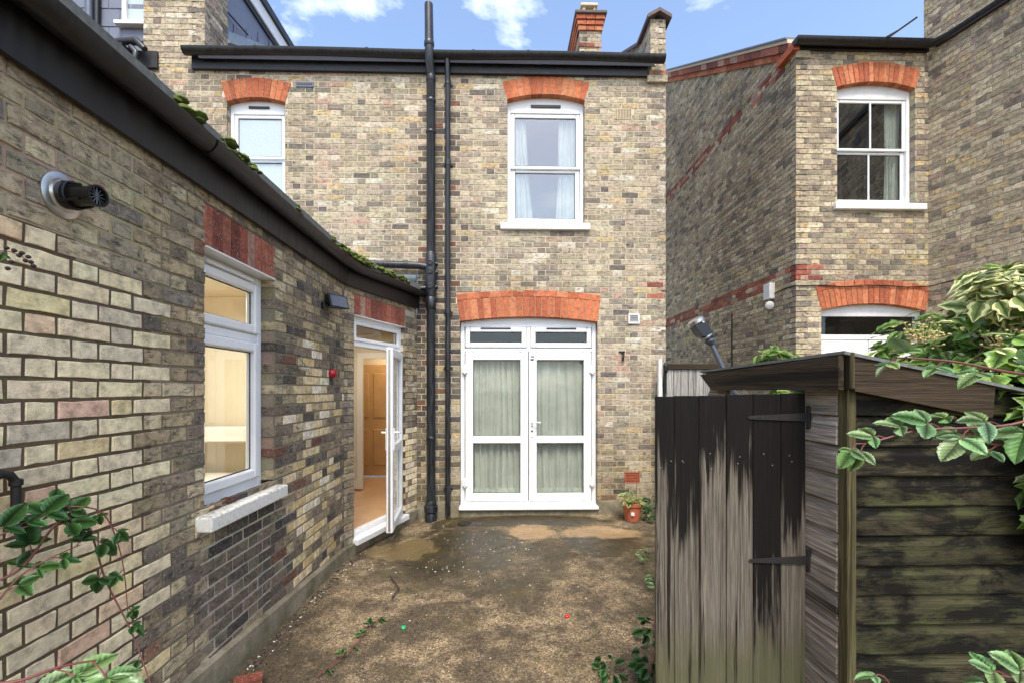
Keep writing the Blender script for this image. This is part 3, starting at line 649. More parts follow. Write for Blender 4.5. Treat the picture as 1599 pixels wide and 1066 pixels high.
# french doors
mb = MB(); bars(mb, FAC, -.538, 1.278, .10, 2.53, .055, RC-.07, RC, .006, .06, .05); mb.box(FAC, -.48, 1.22, 2.155, 2.205, RC-.07, RC-.002, .006); mb.box(FAC, .343, .397, 2.205, 2.48, RC-.07, RC-.002, .006)
for k in range(K):
    a0 = -.538+1.816*k/K; a1 = -.538+1.816*(k+1)/K; f0, f1 = (1-((a-.37)/.908)**2 for a in (a0, a1))
    mb.prism([FAC.p(a0, 2.528, RC-.06), FAC.p(a1, 2.528, RC-.06), FAC.p(a1, 2.548+.064*f1, RC-.06), FAC.p(a0, 2.548+.064*f0, RC-.06)], FAC.n*.055)
fd = tag(white(mb, 'french_door', house), 'white plastic double french doors with net curtains behind')
for a, b in ((-.478, .343), (.397, 1.218)):
    m = MB(); bars(m, FAC, a+.004, b-.004, 2.21, 2.478, .062, RC-.05, RC+.012, .008); white(m, 'transom_light', fd); pane(FAC, a+.066, b-.066, 2.272, 2.416, RC-.02, 'glass', fd)
    m = MB(); m.box(FAC, (a+b)/2-.2, (a+b)/2+.2, 2.452, 2.472, RC+.012, RC+.02, .003); m.build('trickle_vent', M['gasket'], fd)
for i, (a, b) in enumerate(((-.478, .368), (.372, 1.218))):
    m = MB(); bars(m, FAC, a+.003, b-.003, .165, 2.15, .105, RC-.05, RC+.014, .009); m.box(FAC, a+.108, b-.108, .935, 1.035, RC-.05, RC+.012, .009); white(m, 'door_leaf', fd)
    pane(FAC, a+.108, b-.108, 1.035, 2.045, RC-.02, 'glass', fd); pane(FAC, a+.108, b-.108, .27, .935, RC-.02, 'glass', fd)
    for zz in (.42, 1.92): m = MB(); e = a+.0 if i == 0 else b; m.box(FAC, e-.035, e+.035, zz-.05, zz+.05, RC+.012, RC+.04, .006); m.tube([FAC.p(e, zz-.06, RC+.045), FAC.p(e, zz+.06, RC+.045)], .011, 8); white(m, 'hinge', fd)
m = MB(); m.box(FAC, .40, .43, 1.02, 1.28, RC+.014, RC+.026, .004); m.tube([FAC.p(.415, 1.22, RC+.02), FAC.p(.415, 1.22, RC+.06), FAC.p(.43, 1.22, RC+.066), FAC.p(.53, 1.215, RC+.064)], .010, 8); white(m, 'handle', fd)
m = MB(); m.lathe(FAC.p(.415, 1.10, RC+.024), FAC.n, [(0, .013), (.006, .013), (.008, .008)], 12); m.lathe(FAC.p(.415, 1.16, RC+.024), FAC.n, [(0, .008), (.004, .008)], 10); m.build('lock', M['iron'], fd)
m = MB(); m.box(FAC, .40, .445, 2.08, 2.10, RC+.014, RC+.0155); m.box(FAC, .395, .44, 2.035, 2.065, RC+.014, RC+.0155); m.build('sticker', M['grey_metal'], fd)
m = MB(); m.box(FAC, -.55, 1.288, .075, .12, -.14, .05, .008); white(m, 'threshold', fd)
# vents in the brickwork
def airbrick(a, b, z0, z1, nx_, nz_, mat, label=None, par=house, fr=FAC):
    m = MB(); w = (b-a); h = z1-z0; e = .010
    bars(m, fr, a+.003, b-.003, z0+.003, z1-.003, e, -.05, .004, .002)
    cw = (w-2*e)/nx_; chh = (h-2*e)/nz_
    for i in range(1, nx_): m.box(fr, a+e+cw*i-.003, a+e+cw*i+.003, z0+e, z1-e, -.05, .002)
    for i in range(1, nz_): m.box(fr, a+e, b-e, z0+e+chh*i-.003, z0+e+chh*i+.003, -.05, .0015)
    o = m.build('air_brick', M[mat], par)
    if label: tag(o, label)
    m = MB(); m.box(fr, a+.002, b-.002, z0+.002, z1-.002, -.09, -.05); m.build('dark_backing', M['gasket'], o)  # dark box paints the shade inside the air brick holes
airbrick(1.64, 1.842, .412, .56, 8, 6, 'terracotta', 'terracotta air brick low in the wall'); airbrick(1.535, 1.74, 5.222, 5.37, 9, 5, 'cream_clay', 'cream clay air brick high in the wall')
FV = Frame((0, 5.995, 0), (1, 0, 0))
m = MB(); m.box(FV, -2.67, -2.44, 5.585, 5.655, -.02, .004, .002); pl = m.build('iron_vent', M['grey_metal'], house)
m = MB()
for i in range(7): m.lathe(FV.p(-2.64+i*.0285, 5.62, .004), FV.n, [(0, .011), (.003, .011)], 10)
m.build('slot_shade', M['gasket'], pl)  # dark discs on the plate paint the shade of its holes
m = MB(); bars(m, FAC, 1.685, 1.835, 2.515, 2.65, .022, -.01, .025, .004)
for i in range(3): z0 = 2.54+i*.03; m.prism([FAC.p(1.705, z0, .004), FAC.p(1.815, z0, .004), FAC.p(1.815, z0+.024, .02), FAC.p(1.705, z0+.024, .02)], FAC.n*.003)
vc = m.build('vent_cover', M['white_plastic'], house); m = MB(); m.box(FAC, 1.7, 1.82, 2.53, 2.64, -.008, .003); m.build('dark_backing', M['grey_metal'], vc)
m = MB(); q = FAC.p(1.61, 2.13, .0); m.tube([q, q+FAC.n*.05, q+FAC.n*.06+Vector((0, 0, -.05)), q+FAC.n*.02+Vector((0, 0, -.1))], .012, 8); m.tube([q+Vector((-.05, 0, .02)), q+FAC.n*.02+Vector((.03, 0, .02))], .012, 8); m.build('wall_hook', M['iron'], house)
# rooms behind the glass
shell('interior_room', 'room_dark', house, -.54, 1.28, 6.1, 8.6, .08, 2.62, ('front',)); shell('interior_room', 'wood_white', house, -.2, 1.4, 6.1, 7.3, 3.6, 5.72, ('front',))  # upper room walls are white to stand in for pale sky reflected in the panes
# curtains: gathered net panels
def curtain(label, fr, s0, s1, z0, z1, d, amp, waves, taper=0.0, frill=False, side=0):
    mb = MB(); nu, nv = 90, 14; vs_ = []
    ph = rnd.uniform(0, 6); fq = [rnd.uniform(.8, 1.25) for _ in range(4)]
    for j in range(nv+1):
        v = j/nv; z = z0+(z1-z0)*v
        for i in range(nu+1):
            u = i/nu; w = waves*2*math.pi*u; a = amp*(.55+.45*(1-v))
            y = a*(math.sin(w*fq[0]+ph)+.5*math.sin(w*2.3*fq[1]+ph*2+v*.8)+.3*math.sin(w*.6*fq[2]+v*1.6))
            sw = taper*(1-v)*(1 if side == 0 else (u if side > 0 else u-1)); su = s0+(s1-s0)*u+sw+.01*math.sin(v*5+u*9)
            vs_.append(fr.p(su, z, d+y))
    F = [(j*(nu+1)+i, j*(nu+1)+i+1, (j+1)*(nu+1)+i+1, (j+1)*(nu+1)+i) for j in range(nv) for i in range(nu)]
    mb.add(vs_, F); o = mb.build('curtain', M['curtain'], None, smooth=True, fix=False, angle=180); tag(o, label, 'curtain', 'net curtains in the windows')
    if frill:
        m = MB(); n = 80; vv = []
        for j in range(2):
            for i in range(n+1):
                u = i/n; vv.append(fr.p(s0+(s1-s0)*u, z0-.0+.10*j-.02*(1-j), d+.014+.012*math.sin(u*60)*(1-j)+amp*.5*math.sin(waves*2*math.pi*u*fq[0]+ph)))
        m.add(vv, [(i, i+1, n+2+i, n+1+i) for i in range(n)]); m.build('frill', M['curtain'], o, smooth=True, fix=False, angle=180)
    return o
curtain('gathered net curtain behind the left leaf of the french doors', FAC, -.47, .36, .22, 2.1, -.175, .024, 9, frill=True)
curtain('net curtain behind the right french door leaf, flatter towards its right', FAC, .38, 1.22, .22, 2.1, -.175, .020, 6, frill=True)
curtain('white curtain at the left side of the tall upstairs sash window', FAC, .15, .32, 3.9, 5.3, -.175, .012, 4, .12, side=1)
curtain('white curtain at the right side of the tall upstairs sash window', FAC, .80, 1.04, 3.9, 5.3, -.175, .012, 4, .06, side=-1)
# ------------------------------------------------------------------ rainwater goods of the house
g = thing('gutter', 'long black gutter under the roof edge of the house', 'gutter', (-.9, 5.85, 5.8))
def gutter_run(pts, r, name, par, mat, drop=.0, n=9):
    """half-round trough swept along pts (rim height), outward side given by order"""
    mb = MB(); pts = [Vector(p) for p in pts]; rings = []
    for i, p in enumerate(pts):
        t_ = (pts[min(i+1, len(pts)-1)]-pts[max(i-1, 0)]); t_.z = 0; t_.normalize(); o_ = t_.cross(Vector((0, 0, 1)))
        out = []
        for k in range(n+1):
            a = math.pi*k/n; out.append(p+o_*(math.cos(a)*r)-Vector((0, 0, math.sin(a)*r*1.12)))
        inn = [p+o_*(math.cos(math.pi*k/n)*(r-.006))-Vector((0, 0, math.sin(math.pi*k/n)*(r-.006)*1.1)) for k in range(n, -1, -1)]
        rings.append(out+inn)
    m_ = len(rings[0]); mb.v = [tuple(q) for r_ in rings for q in r_]
    mb.f = [(i*m_+k, i*m_+(k+1) % m_, (i+1)*m_+(k+1) % m_, (i+1)*m_+k) for i in range(len(pts)-1) for k in range(m_)]
    mb.f += [tuple(range(n+1)), tuple((len(pts)-1)*m_+k for k in range(n+1))]; mb.c = [None]*len(mb.f)
    return mb.build(name, M[mat], par, smooth=True, angle=50)
def wob(x): return .006*math.sin(x*1.9)
gutter_run([(x, 5.875, 5.972+wob(x)) for x in [-4.02+.2*i for i in range(31)]+[2.13]], .068, 'trough', g, 'gutter')
m = MB(); m.box(FAC, -3.98, 1.94, 5.775, 5.97, .005, .045, .004); m.build('fascia', M['fascia'], g)
for x in (-3.1, -1.7, -.95, -.35, .35, 1.05, 1.9):
    m = MB(); n = 9
    vv = [];
    for xx in (x-.018, x+.018):
        for k in range(n+1): a = math.pi*k/n; vv.append(Vector((xx, 5.875-math.cos(a)*.073, 5.976+wob(x)-math.sin(a)*.081)))
    m.add(vv, [(k, k+1, n+2+k, n+1+k) for k in range(n)]); m.build('union_bracket', M['gutter'], g, smooth=True)
sp = thing('soil_pipe', 'tall black soil vent pipe rising above the gutter beside a thinner downpipe', 'pipe', (-.905, 5.9, 0))
SX, SY = -.905, 5.915
m = MB(); m.tube([(SX, SY, .1), (SX, SY, 5.70), (SX-.005, SY-.10, 5.84), (SX-.005, SY-.105, 6.02), (SX-.012, SY-.105, 6.54)], [.056, .056, .056, .056, .053], 20); m.build('pipe', M['pipe'], sp, smooth=True)
for z, r, h in ((1.0, .064, .05), (2.68, .066, .16), (3.36, .064, .06), (4.95, .064, .04), (5.35, .062, .05), (5.62, .062, .09)):
    m = MB(); m.lathe((SX, SY, z), (0, 0, 1), [(0, r-.006), (.008, r), (h-.008, r), (h, r-.006)], 20); m.build('collar', M['pipe'], sp, smooth=True)
m = MB(); m.lathe((SX-.006, SY-.105, 6.0), (0, 0, 1), [(0, .058), (.01, .064), (.06, .064), (.07, .058)], 20); m.build('collar', M['pipe'], sp, smooth=True)
m = MB(); m.lathe((SX, SY, -.08), (0, 0, 1), [(0, .075), (.10, .08), (.14, .06), (.16, .085), (.23, .09), (.24, .07), (.27, .075), (.30, .062)], 20); m.build('gully_socket', M['pipe'], sp, smooth=True)
m = MB(); m.lathe((SX, SY, 2.84), (0, 0, 1), [(0, .062), (.02, .07), (.54, .07), (.56, .062)], 20); m.build('branch_fitting', M['pipe'], sp, smooth=True)
for z in (2.97, 3.16, 3.27):
    m = MB(); m.lathe((SX, SY-.05, z), (0, -1, 0), [(0, .036), (.034, .036), (.036, .028), (.028, .026)], 14); m.lathe((SX+.04, SY, z), (1, 0, 0), [(0, .03), (.05, .03)], 12); m.build('access_cap', M['gutter'], sp, smooth=True)
b1 = at(555, 410, 5.9); m = MB(); m.tube([(SX, SY, 3.22), (SX-.16, SY, 3.25), (-1.5, SY, 3.262), (-1.95, SY, 3.275)], [.05, .046, .046, .046], 16); m.build('branch_pipe', M['pipe'], sp, smooth=True)
for x in (-1.25, -1.55): m = MB(); m.lathe((x, SY, 3.258), (1, 0, 0), [(0, .046), (.005, .052), (.045, .052), (.05, .046)], 16); m.build('collar', M['pipe'], sp, smooth=True)
m = MB(); m.tube([(SX, SY, 2.96), (SX-.2, SY-.01, 2.95)], [.03, .03], 12); m.build('stub_pipe', M['pipe'], sp, smooth=True)
dp = thing('downpipe', 'thin black rainwater downpipe to the right of the soil pipe', 'pipe', (-.69, 5.93, 0))
m = MB(); m.tube([(-.69, 5.94, .02), (-.69, 5.94, 5.62), (-.69, 5.9, 5.76), (-.69, 5.885, 5.9)], .034, 14); m.build('pipe', M['pipe'], dp, smooth=True)
for z in (.32, 1.9, 2.62, 4.55, 5.6): m = MB(); m.lathe((-.69, 5.94, z), (0, 0, 1), [(0, .034), (.005, .040), (.07, .040), (.075, .034)], 14); m.box(FAC, -.75, -.63, z+.02, z+.05, 0, .02, .003); m.build('pipe_clip', M['pipe'], dp, smooth=True)
lt = thing('lead_trough', 'grey lead-lined gutter trough above the open door by the soil pipe', 'trough', (-1.4, 5.85, 2.9))
gutter_run([(x, 5.86, 3.10-.01*(x+1.7)) for x in (-1.75, -1.5, -1.25, -1.08)], .07, 'trough', lt, 'lead')
m = MB(); m.box(FAC, -1.75, -1.06, 3.11, 3.15, .0, .02, .003); m.build('flashing', M['lead'], lt)
g2 = thing('gutter', 'short black gutter with swan-neck pipe below the slate-hung wall', 'gutter', (-5, 5.9, 5.8))
gutter_run([(x, 5.9, 6.0) for x in (-6.3, -5.5, -4.75)], .075, 'trough', g2, 'gutter'); m = MB(); m.box(FAC, -6.3, -4.42, 5.78, 6.0, .005, .04, .004); m.build('fascia', M['fascia'], g2)
m = MB(); m.tube([(-4.68, 5.88, 5.98), (-4.6, 5.86, 5.9), (-4.62, 5.86, 5.76), (-4.70, 5.88, 5.71), (-4.86, 5.9, 5.68), (-4.9, 5.92, 5.6), (-4.9, 5.92, 4.2)], .036, 12); m.build('swan_neck', M['pipe'], g2, smooth=True)
m = MB(); m.tube([(-4.86, 5.9, 6.06), (-4.6, 5.87, 6.05), (-4.5, 5.87, 5.95)], [.04, .05, .035], 10); m.build('bent_flashing', M['gutter'], g2, smooth=True)
sl = thing('security_lamp', 'small round black lamp on the brick pier under the swan-neck pipe', 'lamp', (-4.4, 5.95, 5.6))
m = MB(); m.lathe((-4.44, 5.9, 5.60), (.25, -.8, -.3), [(-.03, .03), (0, .07), (.03, .078), (.05, .06)], 16); m.build('lamp_head', M['black_plastic'], sl, smooth=True)
m = MB(); m.tube([(-4.5, 6.0, 5.72), (-4.48, 5.93, 5.7), (-4.45, 5.9, 5.63)], .018, 8); m.build('bracket', M['black_plastic'], sl)
dp2 = thing('downpipe', 'pale grey pipe running up the slate-hung wall', 'pipe', (-5.45, 6.3, 6)); m = MB(); m.tube([(-5.62, 6.36, 5.9), (-5.62, 6.36, 8.6)], .05, 14); m.build('pipe', M['grey_metal'], dp2, smooth=True); m = MB(); m.tube([(-5.53, 6.38, 5.9), (-5.53, 6.38, 8.6)], .036, 12); m.build('cable_duct', M['black_plastic'], dp2, smooth=True)
# ------------------------------------------------------------------ the single-storey extension
ext = thing('brick_extension', 'single-storey brick extension with mossy roof edge, window and open white door', 'extension', (-1.58, 3, 0))
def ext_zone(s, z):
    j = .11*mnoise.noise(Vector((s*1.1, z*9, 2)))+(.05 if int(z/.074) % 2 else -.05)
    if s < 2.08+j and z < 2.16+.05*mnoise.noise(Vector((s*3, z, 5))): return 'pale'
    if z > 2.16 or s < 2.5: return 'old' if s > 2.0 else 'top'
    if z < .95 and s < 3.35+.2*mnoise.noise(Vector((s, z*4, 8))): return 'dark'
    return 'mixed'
def ext_pal(s, z, w):
    q = ext_zone(s, z)
    if q == 'pale': return jit(pick(PAL_PALE), .06), 'brick_pale'
    if q == 'top': return jit(pick(PAL_TOP), .08), None
    if q == 'old': return jit(pick(PAL_OLD if rnd.random() < .8 else PAL_REDOLD if z < .8 and rnd.random() < .15 else PAL_TOP), .08), None
    if q == 'dark': return jit(pick(PAL_DARK), .1), None
    mid = math.exp(-((s-3.95)/.42)**2)*(.35+.65*min(1, max(0, (2.5-z)/1.6)))
    if rnd.random() < .62*mid: return jit(pick([(.5, (218, 198, 154)), (.3, (204, 178, 128)), (.2, (226, 214, 186))]), .07), 'brick_pale'
    return jit(pick(PAL_OLD if rnd.random() < .6 else PAL_DARK), .08), None
def ext_mor(s, z):
    q = ext_zone(s, z)
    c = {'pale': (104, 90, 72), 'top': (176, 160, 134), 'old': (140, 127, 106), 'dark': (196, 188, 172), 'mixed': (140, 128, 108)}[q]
    return tuple(v*rnd.uniform(.85, 1.1) for v in lin(c))
WY0, WY1, WZ0, WZ1 = 2.47, 3.21, .985, 2.42
we = Wall(EXT, lambda z: (-1.2, 4.63), -.014, 2.74, ext_pal, ext_mor, [rect_hole(WY0, WY1, WZ0, 2.65)], recess=.0045, joint=.0135)
# door opening in the canted wall
def ang_s(px):
    best = min(((abs(proj(ANG.p(k*.005, 1.6))[0]-px), k*.005) for k in range(0, 292))); return best[1]
DS0, DS1 = ang_s(553), ang_s(632); DZ0, DZ1 = .10, 2.43
def ang_pal(s, z, w):
    if s > DS1 and z < 1.25 and rnd.random() < .6: return jit(pick(PAL_PALE), .08), 'brick_pale'
    return jit(pick(PAL_OLD if rnd.random() < .7 else PAL_FACADE), .08), None
wa = Wall(ANG, lambda z: (0.0, ANGL+.01), -.014, 2.74, ang_pal, ext_mor, [rect_hole(DS0, DS1, -.1, 2.65)], recess=.005)
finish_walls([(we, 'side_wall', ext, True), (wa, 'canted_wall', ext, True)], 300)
soldier(EXT, WY0-.015, WY1+.01, WZ1, 2.645, 9, ext, PAL_REDOLD); soldier(ANG, DS0, DS1, DZ1, 2.645, 10, ext, PAL_REDOLD)
# plinth: a rendered kerb at the wall foot, falling with the ground
m = MB(); n = 40
def ptop(y): return .205-.06*(y-2.3) if y > 2.3 else .205+.02*(2.3-y)
prf = []
for i in range(n+1):
    y = -1.2+(4.66+1.2)*i/n; w = .035+.004*mnoise.noise(Vector((y*4, 0, 0))); prf.append((y, ptop(y), w))
vv = []; 
for y, h, w in prf: vv += [EXT.p(y, -.2, -.02), EXT.p(y, -.2, w+.012), EXT.p(y, h-.012, w), EXT.p(y, h, w-.012), EXT.p(y, h+.004, -.02)]
ff = [(i*5+k, i*5+k+1, (i+1)*5+k+1, (i+1)*5+k) for i in range(n) for k in range(4)]+[(0, 1, 2, 3, 4), tuple(n*5+k for k in (4, 3, 2, 1, 0))]
m.add(vv, ff); m.box(ANG, -.02, DS0, -.25, .06, -.05, .03, .008); m.box(ANG, DS1, ANGL+.03, -.25, .10, -.05, .03, .008); m.box(ANG, DS0, DS1, -.25, .035, -.1, -.01, .004); m.build('plinth', M['plinth'], ext, smooth=True, angle=30)
# window in the side wall
RE = -.085
m = MB(); bars(m, EXT, WY0+.002, WY1-.002, WZ0+.005, WZ1-.012, .05, RE-.07, RE, .006, .07, .05); m.box(EXT, WY0+.05, WY1-.05, 1.965, 2.02, RE-.07, RE-.002, .006); ew = tag(white(m, 'window', ext), 'white plastic window with top-hung fanlight')
m = MB(); bars(m, EXT, WY0+.053, WY1-.053, 2.022, WZ1-.065, .058, RE-.05, RE+.016, .009); white(m, 'fanlight_sash', ew); pane(EXT, WY0+.11, WY1-.11, 2.08, WZ1-.122, RE-.02, 'glass', ew)
m = MB(); bars(m, EXT, WY0+.053, WY1-.053, 1.058, 1.963, .062, RE-.05, RE+.016, .009); white(m, 'casement_sash', ew); pane(EXT, WY0+.114, WY1-.114, 1.12, 1.90, RE-.02, 'glass', ew)
m = MB(); m.box(EXT, WY0+.12, WY1-.14, WZ1-.058, WZ1-.036, RE+.0, RE+.022, .005); white(m, 'trickle_vent', ew)
m = MB(); m.box(EXT, WY0-.0, WY1+.0, WZ1-.012, WZ1-.001, -.1, .012, .002); white(m, 'lintel_plate', ew)
m = MB(); 
m.box(EXT, 2.40, 3.25, .905, .985, -.10, .08, .007); m.build('sill', M['sill'], ew)
# door
RD = -.05; fw = .055
m = MB(); bars(m, ANG, DS0+.002, DS1-.002, DZ0+.0, DZ1-.003, fw, RD-.07, RD, .006, .05, .05); m.box(ANG, DS0+fw, DS1-fw, 2.11, 2.165, RD-.07, RD-.002, .006); dr = tag(white(m, 'door', ext), 'white glazed plastic door standing wide open')
m = MB(); bars(m, ANG, DS0+fw, DS1-fw, 2.165, DZ1-.053, .04, RD-.05, RD+.01, .006); white(m, 'fanlight_sash', dr); pane(ANG, DS0+fw+.04, DS1-fw-.04, 2.205, DZ1-.093, RD-.02, 'glass', dr)
m = MB(); m.box(ANG, DS0-.02, DS1+.02, .035, .10, -.14, .06, .008); white(m, 'threshold', dr)
m = MB(); m.box(ANG, DS0+.0, DS1-.0, DZ1-.01, DZ1-.001, -.1, .01, .002); white(m, 'lintel_plate', dr)
hp = ANG.p(DS1-fw-.002, 0, RD+.02); fe = at(606, 700, 4.80); ld = Vector((fe.x-hp.x, fe.y-hp.y, 0)); lw = min(ld.length, .80); LEAF = Frame(hp, ld)
if True:
    m = MB(); bars(m, LEAF, 0, lw, .12, 2.10, .095, -.035, .035, .009); m.box(LEAF, .095, lw-.095, .95, 1.05, -.034, .034, .009); leaf_o = white(m, 'door_leaf', dr)
    pane(LEAF, .095, lw-.095, 1.05, 2.005, .003, 'glass', dr); pane(LEAF, .095, lw-.095, .215, .95, .003, 'glass', dr)
    m = MB(); m.box(LEAF, lw, lw+.004, .14, 2.08, -.012, .012); m.build('lock_strip', M['steel'], dr)
    for sg in (-1, 1):
        m = MB(); s_ = lw-.05; m.box(LEAF, s_-.016, s_+.016, 1.0, 1.24, .035*sg if sg > 0 else -.047, .047*sg if sg > 0 else -.035, .004)
        m.tube([LEAF.p(s_, 1.19, .045*sg), LEAF.p(s_, 1.19, .085*sg), LEAF.p(s_-.02, 1.19, .09*sg), LEAF.p(s_-.115, 1.18, .088*sg)], .011, 8); white(m, 'handle', dr)
    for z in (.35, 1.15, 1.9): m = MB(); m.tube([LEAF.p(-.005, z-.05, .03), LEAF.p(-.005, z+.05, .03)], .013, 8); white(m, 'hinge', dr)
# roof, fascia
e0 = Vector((-1.58, -1.2, 0)); e1 = Vector((-1.58, 4.63, 0)); e2 = ANG.p(ANGL, 0)
def roofedge(off, z): 
    n1 = EXT.n; n2 = ANG.n; bis = (n1+n2).normalized(); k = off/bis.dot(n1)
    return [e0+n1*off+Vector((0, 0, z)), e1+bis*k+Vector((0, 0, z)), Vector((e2.x, 5.985, 0))+Vector((off*1.06, 0, z))]
def strip(mb, A, B):
    mb.add(A+B, [(i, i+1, len(A)+i+1, len(A)+i) for i in range(len(A)-1)])
m = MB()
a, b, c_, d_ = roofedge(.012, 2.70), roofedge(.036, 2.70), roofedge(.036, 2.90), roofedge(.012, 2.90)
for A, B in ((a, b), (b, c_), (c_, d_), (d_, a)): strip(m, A, B)
m.add([a[0], b[0], c_[0], d_[0]], [(0, 1, 2, 3)]); m.add([a[2], b[2], c_[2], d_[2]], [(0, 1, 2, 3)]); m.build('fascia', M['fascia'], ext)
ge = thing('gutter', 'mossy black gutter along the eaves of the low extension', 'gutter', (-1.5, 3, 2.8))
def round_path(A, nseg=6):
    p0, p1, p2 = A; q0 = p1+(p0-p1).normalized()*.25; q1 = p1+(p2-p1).normalized()*.25; out = [p0+(q0-p0)*i/14 for i in range(14)]
    out += [q0*(1-t_)**2+p1*2*t_*(1-t_)+q1*t_*t_ for t_ in [i/nseg for i in range(nseg+1)]]; out += [q1+(p2-q1)*i/5 for i in range(1, 6)]; return out
gp = [p+Vector((0, 0, .004*math.sin(i*.9))) for i, p in enumerate(round_path(roofedge(.096, 2.905)))]
gp[-1] = gp[-1]+Vector((.02, -.04, 0))
gutter_run(gp, .058, 'trough', ge, 'gutter')
for y in (1.05, 2.35, 3.3, 4.25):
    m = MB(); n = 9; vv = []
    for yy in (y-.02, y+.02):
        for k in range(n+1): a_ = math.pi*k/n; vv.append(Vector((-1.58+.096+math.cos(a_)*.063, yy, 2.909-math.sin(a_)*.071)))
    m.add(vv, [(k, k+1, n+2+k, n+1+k) for k in range(n)]); m.build('union_bracket', M['gutter'], ge, smooth=True)
m = MB(); re = roofedge(.098, 2.995); rb = [p+Vector((-2.6, 0, .62)) for p in re]; rb[2] = Vector((-3.9, 5.985, 3.55)); rb[1] = Vector((-4.15, 5.2, 3.55))
lowr = [p-Vector((0, 0, .075)) for p in re]; lowb = [p-Vector((0, 0, .075)) for p in rb]
strip(m, re, rb); strip(m, lowr, lowb); strip(m, re, lowr); m.add([re[0], rb[0], lowb[0], lowr[0]], [(0, 1, 2, 3)]); ro = m.build('roof', M['felt'], ext)
mo = MB(); path = round_path(roofedge(.10, 2.985), 8)
def along(t_):
    x = t_*(len(path)-1); i = min(int(x), len(path)-2); return path[i]+(path[i+1]-path[i])*(x-i)
rm = random.Random(5)
for k in range(800):
    t_ = rm.uniform(.30, 1.0); p = along(t_); cl = mnoise.noise(Vector((p.y*5.5, 3.3, 0)))+(.35 if p.y > 4.2 else 0)
    if cl < .12: continue
    r = rm.uniform(.010, .03)*(1+max(0, cl)); o = p+Vector((rm.uniform(-.06, .012), rm.uniform(-.05, .05), rm.uniform(-.045, .012)))
    mo.lathe(o, (rm.uniform(-.3, .3), rm.uniform(-.3, .3), 1), [(-r*.3, r*.6), (0, r), (r*.35, r*.82), (r*.6, r*.35)], 7)
tag(mo.build('moss', M['moss'], ro, smooth=True), kind='stuff')
# inside of the extension: a lit room behind the window, a hall behind the door
HALL = [(-4.2, 4.32), (-1.72, 4.32), (-1.72, 4.66), (ANG.p(ANGL, 0, -.13).x, ANG.p(ANGL, 0, -.13).y), (-1.06, 6.14), (-1.06, 8.3), (-4.2, 8.3)]
m = MB(); fr0 = Frame((0, 0, 0), (1, 0, 0))
def wbox(mb, x0, x1, y0, y1, z0, z1, ch=0, col=None): mb.box(fr0, x0, x1, z0, z1, -y1, -y0, ch, col)
wbox(m, -4.4, -4.36, -1.2, 4.3, .0, 2.5); wbox(m, -4.36, -1.70, -1.2, -1.16, 0, 2.5); wbox(m, -4.36, -1.72, 4.26, 4.3, 0, 2.5); wbox(m, -4.4, -1.68, -1.2, 4.3, 2.5, 2.54)
wbox(m, -4.2, -2.14, 7.1, 7.16, .12, 2.6); wbox(m, -1.62, -1.10, 7.1, 7.16, .12, 2.6); wbox(m, -2.14, -1.62, 7.1, 7.16, 2.2, 2.6); wbox(m, -4.2, -.9, 8.25, 8.3, .12, 2.6); wbox(m, -4.2, -4.15, 4.3, 8.3, .12, 2.6); wbox(m, -1.06, -1.0, 6.12, 8.3, .12, 2.6); m.prism([Vector((x_, y_, 2.6)) for x_, y_ in HALL], (0, 0, .04)); m.box(ANG, DS1+.004, ANGL+.06, .0, 2.68, -.17, -.03); m.box(ANG, -.02, DS0-.004, .0, 2.68, -.17, -.03); m.box(ANG, DS0, DS1, DZ1+.01, 2.68, -.17, -.105)
wbox(m, -1.75, -1.70, -1.2, 2.45, 0, 2.5); wbox(m, -1.75, -1.70, 3.23, 4.3, 0, 2.5); wbox(m, -1.75, -1.70, 2.45, 3.23, 0, .98); wbox(m, -1.75, -1.70, 2.45, 3.23, 2.43, 2.5)
m.build('interior_room', M['room'], ext)
m = MB(); m.prism([Vector((x_, y_, .05)) for x_, y_ in HALL], (0, 0, .05)); wbox(m, -4.4, -1.7, -1.2, 4.3, -.05, .02); m.build('interior_floor', M['laminate'], ext)
m = MB(); wbox(m, -2.22, -2.13, 7.07, 7.098, .12, 2.22, .004); wbox(m, -1.63, -1.54, 7.07, 7.098, .12, 2.22, .004); wbox(m, -2.13, -1.63, 7.07, 7.098, 2.13, 2.22, .004); wbox(m, -4.1, -2.22, 7.08, 7.098, .12, .24, .004); m.build('architrave', M['wood_white'], ext)
m = MB(); wbox(m, -2.75, -1.9, 8.2, 8.245, .12, 2.1, .004)
for x0, x1 in ((-2.66, -2.36), (-2.28, -1.99)):
    for z0, z1 in ((.3, .95), (1.15, 1.95)): wbox(m, x0, x1, 8.185, 8.21, z0, z1, .012)
m.build('interior_door', M['panel_wood'], ext)
m = MB(); wbox(m, -3.4, -2.4, 2.2, 4.2, .0, .9, .006); wbox(m, -3.6, -3.25, 3.0, 4.2, 1.4, 2.1, .006); wbox(m, -2.9, -2.8, 3.6, 4.2, .0, 2.4, .006); wbox(m, -2.9, -2.1, 4.0, 4.2, 1.2, 1.32, .006); m.build('kitchen_units', M['wood_white'], ext)
tl = thing('fluorescent_tube', 'lit fluorescent tube inside, seen through the fanlight of the extension window', 'lamp', (-2.9, 3.2, 2.4)); m = MB(); m.tube([(-2.9, 2.6, 2.42), (-2.9, 3.9, 2.42)], .018, 10); m.build('tube', M['tube'], tl); m = MB(); wbox(m, -2.94, -2.86, 2.55, 3.95, 2.44, 2.5, .004); m.build('batten', M['white_plastic'], tl)
def lamp(name, loc, size, energy, col):
    l_ = bpy.data.lights.new(name, 'AREA'); l_.energy = energy; l_.size = size; l_.color = col; o = bpy.data.objects.new(name, l_); COL.objects.link(o); o.location = loc; return o
